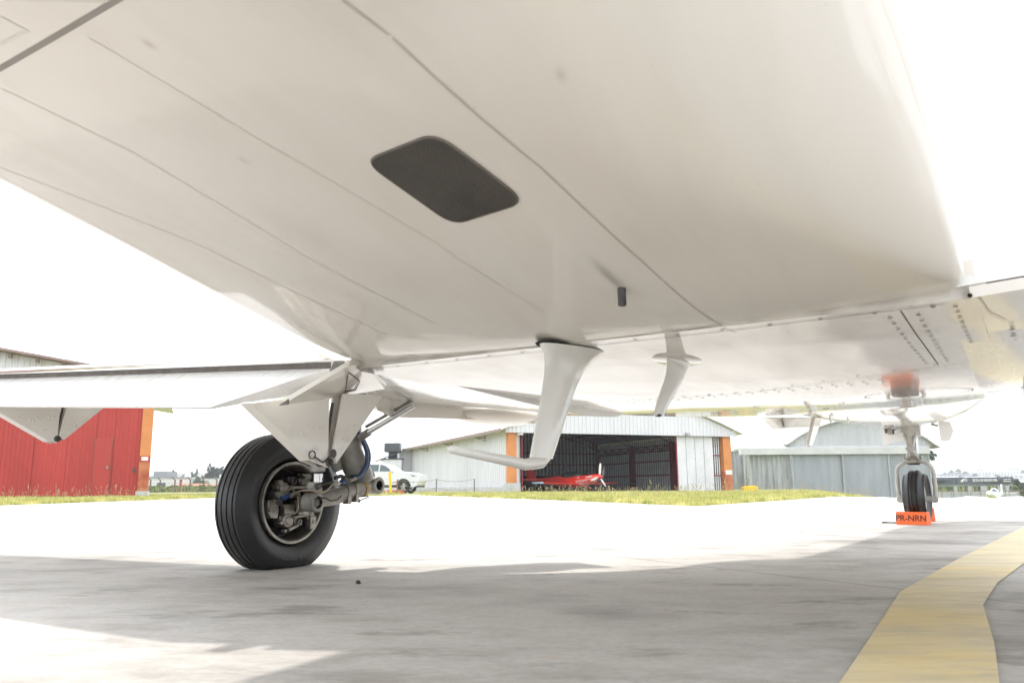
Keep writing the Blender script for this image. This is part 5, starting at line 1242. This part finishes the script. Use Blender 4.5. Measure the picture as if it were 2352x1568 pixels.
# ------------------------------------------------------------------ flying school
def c8(cx, cy): return (3480+cx/6.533)*.6125, (1700+cy/6.533)*.6125
YE = 118; zg = -3.1
p0 = hd(*c8(-150,600), YE+2); p1 = hd(*c8(690,600), YE); p2 = hd(*c8(2075,600), YE+1.5)
es = empty('school_building', (p1.x, p1.y, zg), 0, 'dark grey flat roofed flying school building with white lettering and wide windows', 'building'); oe = Vector((p1.x, p1.y, zg))
M_fas = mat('slate_fascia', (.085,.10,.125), .5, var=.08, scale=1); M_wallg = mat('pale_grey_render', (.36,.39,.39), .7, var=.08)
def zc8(y_): return hd(*c8(1200,y_), YE).z
zf1, zf0, zw1, zw0 = zc8(578), zc8(740), zc8(795), zc8(935)
mb = MB()
for a_, b_ in ((p0,p1),(p1,p2)): mb.beam(Vector((a_.x,a_.y,(zf0+zf1)/2))-oe, Vector((b_.x,b_.y,(zf0+zf1)/2))-oe, .25, zf1-zf0)
mb.build('fascia', M_fas, es)
mb = MB(); mb.beam(Vector((p0.x,p0.y+.4,(zf0+zw1)/2))-oe, Vector((p1.x,p1.y+.4,(zf0+zw1)/2))-oe, .3, zf0-zw1); mb.beam(Vector((p1.x,p1.y+.4,(zf0+zw1)/2))-oe, Vector((p2.x,p2.y+.4,(zf0+zw1)/2))-oe, .3, zf0-zw1)
for cx_ in (690,1035,1380,1960): q = hd(*c8(cx_,850), YE); mb.box(Vector((q.x,YE+.3,(zw1+zg)/2))-oe, (.5 if cx_ != 1380 else .85,.35,zw1-zg))
mb.box(Vector(((p0.x+p2.x)/2,YE+.4,(zw0+zg)/2))-oe, (p2.x-p0.x,.2,zw0-zg)); mb.build('wall', M_wallg, es)
mb = MB(); mb.box(Vector(((p0.x+p2.x)/2,YE+7,(zw1+zg)/2+.3))-oe, (p2.x-p0.x-.5,12,.3)); mb.box(Vector(((p0.x+p2.x)/2,YE+6,zf0+.6))-oe, (p2.x-p0.x-.5,11.5,.2)); mb.build('roof', M_fas, es)
# glossy window panes, the garden's reflection painted into their colour
M_pane = bpy.data.materials.new('pane_painted_reflection'); M_pane.use_nodes = True; g = NG(M_pane); bs = M_pane.node_tree.nodes['Principled BSDF']; v_ = g.mapped((1,1,1))
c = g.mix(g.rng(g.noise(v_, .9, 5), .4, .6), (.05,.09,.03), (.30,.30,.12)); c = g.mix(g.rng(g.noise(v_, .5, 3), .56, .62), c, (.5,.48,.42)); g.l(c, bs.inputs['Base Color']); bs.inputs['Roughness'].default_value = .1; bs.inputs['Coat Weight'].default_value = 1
for a_, b_ in ((150,660),(710,1015),(1050,1340),(1420,1700),(1770,1945)):
    A1_ = hd(*c8(a_,850), YE+.35); B1_ = hd(*c8(b_,850), YE+.35)
    mb = MB(); mb.box(Vector(((A1_.x+B1_.x)/2,YE+.42,(zw0+zw1)/2))-oe, (B1_.x-A1_.x,.05,zw1-zw0)); w_ = mb.build('window', M_pane, es)
    mb = MB()
    for k in range(4): x_ = A1_.x+(B1_.x-A1_.x)*k/3; mb.beam(Vector((x_,YE+.33,zw0))-oe, Vector((x_,YE+.33,zw1))-oe, .08)
    mb.build('frame', M_charcoal, w_)
def sign(body, cx, cy, size, nm='fascia_lettering', sx=1):
    q = hd(*c8(cx,cy), YE-.15); M = Matrix.Translation(Vector((q.x, YE-.16, q.z))-oe) @ Matrix.Rotation(PI/2, 4, 'X') @ Matrix.Diagonal((sx,1,1,1)); return text_mesh(nm, body, size, M_roof, M, .01, es, offset=.007)
mpx = YE/FPX/10.67*1.0
sign('ACE', 908, 652, .50, sx=.68); sign('ESCOLA DE AVIAÇÃO CIVIL', 1398, 655, .50, sx=.58); sign('Desde 1941', 1938, 632, .27, sx=.78)
mb = MB()
for tri in (((765,690),(870,612),(850,690),(825,702),(822,672)),((880,640),(900,612),(930,612))): mb.prism([Vector(hd(*c8(*p), YE-.16))-oe for p in tri], (0,.02,0))
mb.prism([Vector(hd(*c8(*p), YE-.16))-oe for p in ((1845,672),(2035,672),(2035,688),(1845,688))], (0,.02,0)); mb.build('fascia_emblem', M_roof, es)
# railing fence in front of the school
rf = empty('railing_fence', (p1.x, YE-8, zg), 0, 'low dark railing along the front of the flying school', 'fence'); orf = Vector((p1.x, YE-8, zg)); mb = MB(); zr = hd(*c8(1200,912), YE-8).z
x0, x1 = hd(*c8(100,900), YE-8).x, hd(*c8(2700,900), YE-8).x
mb.beam(Vector((x0,YE-8,zr))-orf, Vector((x1,YE-8,zr))-orf, .07); mb.beam(Vector((x0,YE-8,zr-.45))-orf, Vector((x1,YE-8,zr-.45))-orf, .05)
k = 0
while x0+k*1.3 < x1: x_ = x0+k*1.3; mb.beam(Vector((x_,YE-8,zg))-orf, Vector((x_,YE-8,zr+.05))-orf, .09); k += 1
mb.build('rails', M_brown, rf)
# person walking by the school
pq = hd(*c8(192, 905), 92); gz = G(pq.x, pq.y); ht = hd(*c8(180,845), 92).z
def person(loc, rz, label):
    s_ = 1.72
    J = dict(pel=(0,0,.94), sp=(0,0,1.15), ch=(0,0,1.35), nk=(0,0,1.48), hd=(0,.01,1.60), ht=(0,.0,1.70),
             lh=(.10,0,.90), lk=(.11,.10,.50), la=(.11,.0,.09), lt=(.11,.14,.05), rh=(-.10,0,.90), rk=(-.11,.04,.50), ra=(-.11,-.12,.10), rt=(-.11,.02,.04),
             ls=(.17,0,1.40), le=(.23,-.03,1.12), lw=(.22,.09,.90), lf=(.21,.13,.80), rs=(-.17,0,1.40), re=(-.23,-.05,1.12), rw=(-.24,.02,.88), rf=(-.23,.05,.78))
    R = dict(pel=.13, sp=.125, ch=.145, nk=.055, hd=.09, ht=.07, lh=.085, lk=.06, la=.04, lt=.035, rh=.085, rk=.06, ra=.04, rt=.035, ls=.065, le=.045, lw=.03, lf=.03, rs=.065, re=.045, rw=.03, rf=.03)
    E = [('pel','sp'),('sp','ch'),('ch','nk'),('nk','hd'),('hd','ht'),('pel','lh'),('lh','lk'),('lk','la'),('la','lt'),('pel','rh'),('rh','rk'),('rk','ra'),('ra','rt'),('ch','ls'),('ls','le'),('le','lw'),('lw','lf'),('ch','rs'),('rs','re'),('re','rw'),('rw','rf')]
    ks = list(J); me = bpy.data.meshes.new('person'); me.from_pydata([J[k] for k in ks], [(ks.index(a), ks.index(b)) for a, b in E], [])
    o = bpy.data.objects.new('person', me); scene.collection.objects.link(o); sk_ = o.modifiers.new('skin', 'SKIN'); sub = o.modifiers.new('sub', 'SUBSURF'); sub.levels = sub.render_levels = 1
    for i, k in enumerate(ks): me.skin_vertices[0].data[i].radius = (R[k], R[k]*.85)
    me.skin_vertices[0].data[0].use_root = True
    dg = bpy.context.evaluated_depsgraph_get(); me2 = bpy.data.meshes.new_from_object(o.evaluated_get(dg)); bpy.data.objects.remove(o)
    me2.materials.clear()
    for m in (mat('skin_tone', (.35,.2,.14), .6), mat('maroon_shirt', (.10,.03,.05), .8), mat('dark_trousers', (.03,.03,.045), .8)): me2.materials.append(m)
    for p in me2.polygons:
        z_ = p.center.z; p.material_index = 0 if z_ > 1.47 or (z_ < 1.12 and abs(p.center.x) > .17) else (1 if z_ > .95 else 2); p.use_smooth = True
    o = bpy.data.objects.new('person', me2); scene.collection.objects.link(o); o.location = loc; o.rotation_euler = (0,0,rz); tag(o, label, 'person')
    mb = MB(); mb.sphere((0,-.01,1.68), (.10,.115,.075), 14, 8); mb.build('hair', M_trim, o, smooth=60)
    return o
person((pq.x, pq.y, ht-1.75), 1.2, 'person in dark maroon top and dark trousers, right of the nose wheel')
# ------------------------------------------------------------------ trees and houses
leafs = [mat('dark_foliage', (.035,.06,.03), .8, var=.4, scale=.6, spec=.2), mat('mid_foliage', (.07,.10,.04), .8, var=.4, scale=.6, spec=.2), mat('light_foliage', (.13,.16,.05), .8, var=.3, scale=.6, spec=.2)]
M_bark = mat('bark', (.10,.075,.055), .9, var=.3, scale=4)
def tree(loc, h, w, label, lf=0, conifer=False, n=420, group=None, trunk=.25):
    e = empty('tree', loc, random.uniform(0,6), label, 'tree', group)
    mb = MB(); r_ = max(.08, h*.022); mb.tube([(0,0,-.5),(0,0,h*.3),(random.uniform(-.02,.02)*h,0,h*.75)], [r_, r_*.75, r_*.25], 8)
    for k in range(5): t = random.uniform(0,6.28); z_ = h*random.uniform(.3,.55); mb.tube([(0,0,z_),(math.cos(t)*w*.3, math.sin(t)*w*.3, z_+h*.2)], [r_*.4, r_*.12], 6)
    mb.build('trunk', M_bark, e)
    mb = MB(); cl = []
    if conifer:
        for k in range(16): q_ = (k+.5)/16; cl += [(Vector((math.cos(a_)*w*.5*(1-q_)**.8*.6, math.sin(a_)*w*.5*(1-q_)**.8*.6, h*(.15+.83*q_))), w*.22*(1-q_)+.12) for a_ in (random.uniform(0,6.28), random.uniform(0,6.28))]
    else:
        for k in range(13):
            t = random.uniform(0,6.28); ph_ = random.uniform(-.3,1.3); rr = random.uniform(.35,.95)
            cl.append((Vector((math.cos(t)*math.cos(ph_)*w*.38*rr, math.sin(t)*math.cos(ph_)*w*.38*rr, h*.62+math.sin(ph_)*h*.30*rr)), w*random.uniform(.13,.24)))
    for i in range(n):
        c_, R_s = random.choice(cl); d_ = Vector((random.gauss(0,1), random.gauss(0,1), random.gauss(0,.8))).normalized()*R_s*random.uniform(.55,1.05)
        p = c_+d_; s_ = w*.048*random.uniform(.6,1.6)+.02; a1_ = Vector((random.gauss(0,1), random.gauss(0,1), random.gauss(0,1))).normalized(); a2_ = a1_.orthogonal().normalized()
        mb.add([p+a1_*s_, p+a2_*s_*.8, p-a1_*s_, p-a2_*s_*.8], [(0,1,2,3)])
    mb.build('crown', leafs[lf], e)
    return e
M_wallsc = [mat('white_wall', (.62,.62,.60), .8), mat('cream_wall', (.55,.50,.42), .8), mat('pinkish_wall', (.50,.40,.38), .8), mat('blue_grey_wall', (.35,.40,.45), .8)]
M_roofc = [mat('clay_roof', (.36,.16,.10), .8, var=.15), mat('grey_roof', (.25,.26,.27), .7), mat('pale_roof', (.62,.62,.62), .6)]
M_winf = mat('far_window', (.06,.07,.09), .3)
def house(loc, sz, label, wm=0, rm=0, flat=False, rz=0, group=None, floors=1, nm='house'):
    e = empty(nm, loc, rz, label, 'building' if flat else 'house', group); w_, d_, h_ = sz
    mb = MB(); mb.box((0,0,h_/2-1), (w_,d_,h_+2)); mb.build('wall', M_wallsc[wm], e)
    mb = MB()
    if flat: mb.box((0,0,h_+.1), (w_+.3,d_+.3,.3)); mb.box((w_*.2,0,h_+.8), (w_*.25,d_*.5,1.2))
    else: mb.prism([(-w_/2-.3,-d_/2-.3,h_),(w_/2+.3,-d_/2-.3,h_),(w_/2-.6,0,h_+d_*.28),(-w_/2+.6,0,h_+d_*.28)], (0,.02,0)); mb.prism([(-w_/2-.3,d_/2+.3,h_),(w_/2+.3,d_/2+.3,h_),(w_/2-.6,.03,h_+d_*.28),(-w_/2+.6,.03,h_+d_*.28)], (0,-.01,0)); mb.add([(w_/2+.3,-d_/2-.3,h_),(w_/2+.3,d_/2+.3,h_),(w_/2-.6,0,h_+d_*.28),(-w_/2-.3,-d_/2-.3,h_),(-w_/2-.3,d_/2+.3,h_),(-w_/2+.6,0,h_+d_*.28)], [(0,1,2),(3,5,4)])
    mb.build('roof', M_roofc[rm], e)
    nf = max(1, floors)
    for f_ in range(nf):
        k = max(2, int(w_/3.5))
        for i in range(k): mb = MB(); mb.box((-w_/2+(i+.5)*w_/k,-d_/2-.02,(f_+.5)*h_/nf+.1), (w_/k*.45,.06,h_/nf*.42)); mb.build('window', M_winf, e)
    return e
def far(px, py, Y): q = hd(px, py, Y); return q
# left distance
TL = 'trees on the skyline beyond the boundary fence'
lt = [((398,1078),230,1,0,'round dark tree just right of the red hangar'),((375,1104),190,0,1,'low bushy tree hard against the red hangar corner'),((420,1094),260,0,0,'low dark tree behind the second fence post'),((437,1086),330,0,1,'grey green tree standing above the pale tower'),
      ((453,1072),300,1,0,'thin pointed dark conifer on the left skyline'),((483,1062),280,1,0,'tall dark conifer left of the main tyre'),((495,1070),270,0,0,'broad dark tree beside the tall conifer left of the main tyre'),((506,1074),290,0,0,'dark tree half hidden behind the main tyre'),((462,1098),220,0,1,'low green tree between the conifers and the fence')]
for (px,py),Y,cf,lf,lb in lt:
    top = far(px, py, Y); gz = hill(top.x, top.y) if Y > 336 else G(top.x, top.y); h_ = top.z-gz; w_ = h_*(.38 if cf and px in (453,) else .55 if cf else 1.0)
    tree((top.x, top.y, gz), h_, w_, lb, lf, conifer=bool(cf), n=600, group=TL)
hl = [((355,1098),(12,8,0),170,0,1,True,'long low grey white block beside the red hangar corner'),((478,1112),(14,8,0),170,2,0,False,'low house with a pink clay roof behind the boundary fence'),((445,1110),(8,8,0),160,1,0,False,'small cream house with clay roof behind the third fence post'),
      ((500,1101),(10,9,0),230,0,2,True,'white block left of the main tyre'),((425,1098),(4,4,0),240,3,2,True,'narrow pale blue tower block beyond the boundary fence'),((405,1117),(12,7,0),150,3,1,False,'grey roofed low shed behind the first fence posts'),((440,1088),(12,8,0),360,0,2,True,'pale building on the left skyline below the thin conifer')]
for (px,py),(w_,d_,_),Y,wm,rm,fl,lb in hl:
    t_ = far(px, py, Y); gz = hill(t_.x,t_.y) if Y > 336 else G(t_.x,t_.y); h_ = max(2.5, t_.z-gz-(0 if fl else d_*.28)); house((t_.x,t_.y,t_.z-h_-(0 if fl else d_*.28)), (w_,d_,h_), lb, wm, rm, fl, rz=random.uniform(-.3,.3))
# shrub clumps behind fence (uncountable low scrub)
mb = MB(); random.seed(11)
for i in range(9000):
    px = random.uniform(335,560); Y = random.uniform(104,200); b = hd(px,1120,Y); x_ = b.x; z_ = G(x_, Y)+random.random()**1.6*1.7*max(0,noise.noise(Vector((x_*.12, Y*.05, 1)))+.45); s_ = random.uniform(.1,.3)
    a1_ = Vector((random.gauss(0,1), random.gauss(0,1), random.gauss(0,1))).normalized(); a2_ = a1_.orthogonal(); p = Vector((x_, Y, z_)); mb.add([p+a1_*s_, p+a2_*s_, p-a1_*s_, p-a2_*s_], [(0,1,2,3)])
tag(mb.build('scrub', leafs[2]), 'low scrub and weeds beyond the boundary fence', 'scrub', kind='stuff')
# right distance: hillside town
random.seed(21)
GR = 'buildings of the distant hillside town'
hb_ = [((2225,1085),900,(46,20,0),0,2,True,2,'long white block in the middle of the hillside town'),((2318,1073),1000,(15,14,0),0,2,True,6,'tallest pale apartment tower on the right skyline'),((2246,1078),1000,(9,9,0),2,2,True,3,'small pinkish tower on the skyline left of the white blocks'),
      ((2300,1084),950,(50,20,0),0,2,True,3,'wide white block under the apartment tower'),((2335,1092),700,(26,14,0),0,2,True,2,'white block at the right edge below the tower'),((2180,1089),750,(30,14,0),3,1,True,1,'long blue grey shed above the school roof'),
      ((2160,1094),620,(30,12,0),0,2,False,1,'long pale roofed house just above the school roof'),((2148,1085),900,(20,12,0),1,2,False,1,'cream house among trees on the left of the hill'),((2250,1094),560,(24,12,0),0,2,False,1,'pale low house above the lettering of the school'),
      ((2210,1095),560,(14,10,0),2,0,False,1,'pinkish house above the school emblem'),((2285,1096),520,(12,8,0),1,2,False,1,'small cream house above the right end of the school sign'),((2345,1101),420,(12,8,0),0,2,False,1,'white roofed house at the right edge above the dark trees'),
      ((2135,1097),560,(16,10,0),0,2,True,1,'small white block left end of the hillside, by the fork')]
for (px,py),Y,(w_,d_,_),wm,rm,fl,fn,lb in hb_:
    t_ = far(px, py, Y); gz = hill(t_.x,t_.y) if Y > 336 else G(t_.x,t_.y); h_ = max(4, t_.z-gz-(0 if fl else d_*.28)); house((t_.x,t_.y,t_.z-h_-(0 if fl else d_*.28)), (w_,d_,h_), lb, wm, rm, fl, rz=random.uniform(-.2,.2), group=GR, floors=fn)
TR = 'trees of the distant hillside'
rt = [((2123,1083),900,0,0,'dark square topped tree at the left end of the right hill'),((2131,1082),880,1,0,'pointed dark tree second from the left on the right hill'),((2142,1081),900,0,0,'round dark tree on the ridge left of the cream house'),((2185,1079),800,0,1,'rounded tree on the ridge above the blue grey shed'),
      ((2201,1076),850,0,0,'largest dark crown on the ridge above the school emblem'),((2216,1081),820,0,1,'mid green tree right of the largest crown'),((2238,1087),700,0,0,'dark tree in front of the long white block'),((2268,1090),640,0,0,'dark tree above the middle of the school roof'),
      ((2290,1091),640,0,0,'dark tree below the wide white block'),((2349,1078),900,0,0,'dark tree at the right edge of the ridge'),((2306,1095),520,0,0,'small tree above the right end of the school'),((2170,1083),880,0,1,'low green trees on the ridge left of the rounded tree'),((2112,1091),760,0,0,'dark tree beside the nose wheel fork')]
for (px,py),Y,cf,lf,lb in rt:
    t_ = far(px, py, Y); gz = hill(t_.x,t_.y); h_ = max(7, t_.z-gz); tree((t_.x,t_.y,t_.z-h_), h_, h_*(.6 if cf else 1.15), lb, lf, conifer=bool(cf), n=260, group=TR)
for (px,py,wpx),Y,lf,lb in (((2335,1092,36),170,0,'big dark tree right of the school building'),((2318,1100,26),160,0,'dark tree touching the right end of the school'),((2352,1098,30),150,1,'mid green tree at the right edge behind the school'),((2325,1110,26),135,2,'light green bush at the right end of the school'),((2350,1112,22),130,2,'light green bush at the right picture edge')):
    t_ = far(px, py, Y); gz = min(G(t_.x,t_.y), t_.z-2.5); tree((t_.x,t_.y,gz), t_.z-gz, wpx/FPX*Y*1.2, lb, lf, n=1500)
t_ = far(2113, 991, 99); tree((t_.x,t_.y,-.9), t_.z+.9, 3.4, 'dark green tree rising behind the right eave of the arched hangar', 1, n=1500)
# ------------------------------------------------------------------ haze
mb = MB(); mb.box((0, 400, 30), (5200, 4400, 100)); mh = bpy.data.materials.new('haze'); mh.use_nodes = True; t_ = mh.node_tree; t_.nodes.clear()
ho = t_.nodes.new('ShaderNodeOutputMaterial'); pv = t_.nodes.new('ShaderNodeVolumePrincipled'); pv.inputs['Color'].default_value = (.93,.96,1,1); pv.inputs['Density'].default_value = .0005; pv.inputs['Anisotropy'].default_value = .2
t_.links.new(pv.outputs[0], ho.inputs['Volume']); tag(mb.build('haze', mh), 'pale haze in the distant air', 'haze', kind='stuff')
scene.cycles.volume_bounces = 0

# ------------------------------------------------------------------ loose pieces become parts of their own
def split(o):
    me = o.data; n = len(me.vertices); par = list(range(n))
    def f(a):
        while par[a] != a: par[a] = par[par[a]]; a = par[a]
        return a
    for p in me.polygons:
        vs = list(p.vertices)
        for v in vs[1:]: par[f(vs[0])] = f(v)
    comps = {}
    for p in me.polygons: comps.setdefault(f(p.vertices[0]), []).append(p)
    if len(comps) < 2: return
    first = True; old = me
    for ps in comps.values():
        ids = sorted({v for p in ps for v in p.vertices}); mp = {v: i for i, v in enumerate(ids)}
        m2 = bpy.data.meshes.new(me.name); m2.from_pydata([me.vertices[v].co[:] for v in ids], [], [[mp[v] for v in p.vertices] for p in ps])
        for m in me.materials: m2.materials.append(m)
        m2.polygons.foreach_set('material_index', [p.material_index for p in ps]); sm = ps[0].use_smooth
        m2.polygons.foreach_set('use_smooth', [sm]*len(ps)); m2.update()
        if sm: m2.set_sharp_from_angle(angle=math.radians(38))
        if first: o.data = m2; first = False
        else:
            c_ = o.copy(); c_.data = m2; scene.collection.objects.link(c_)
for o in list(scene.objects):
    if o.type != 'MESH': continue
    b_ = o.name.split('.')[0]
    if b_ in ('rivets', 'rails', 'purlins', 'wall_girts', 'painted_teeth', 'rust_hinges'): o['kind'] = 'stuff'
    if b_ in ('brake_caliper','pipe_fitting','link_pins','door_arm','door_bolts','antenna_screws','pipe_union','link_clamp','bonding_cable','brake_pipe','painted_eye','static_wick','cabinet','brake_fittings','door_rail'): split(o)
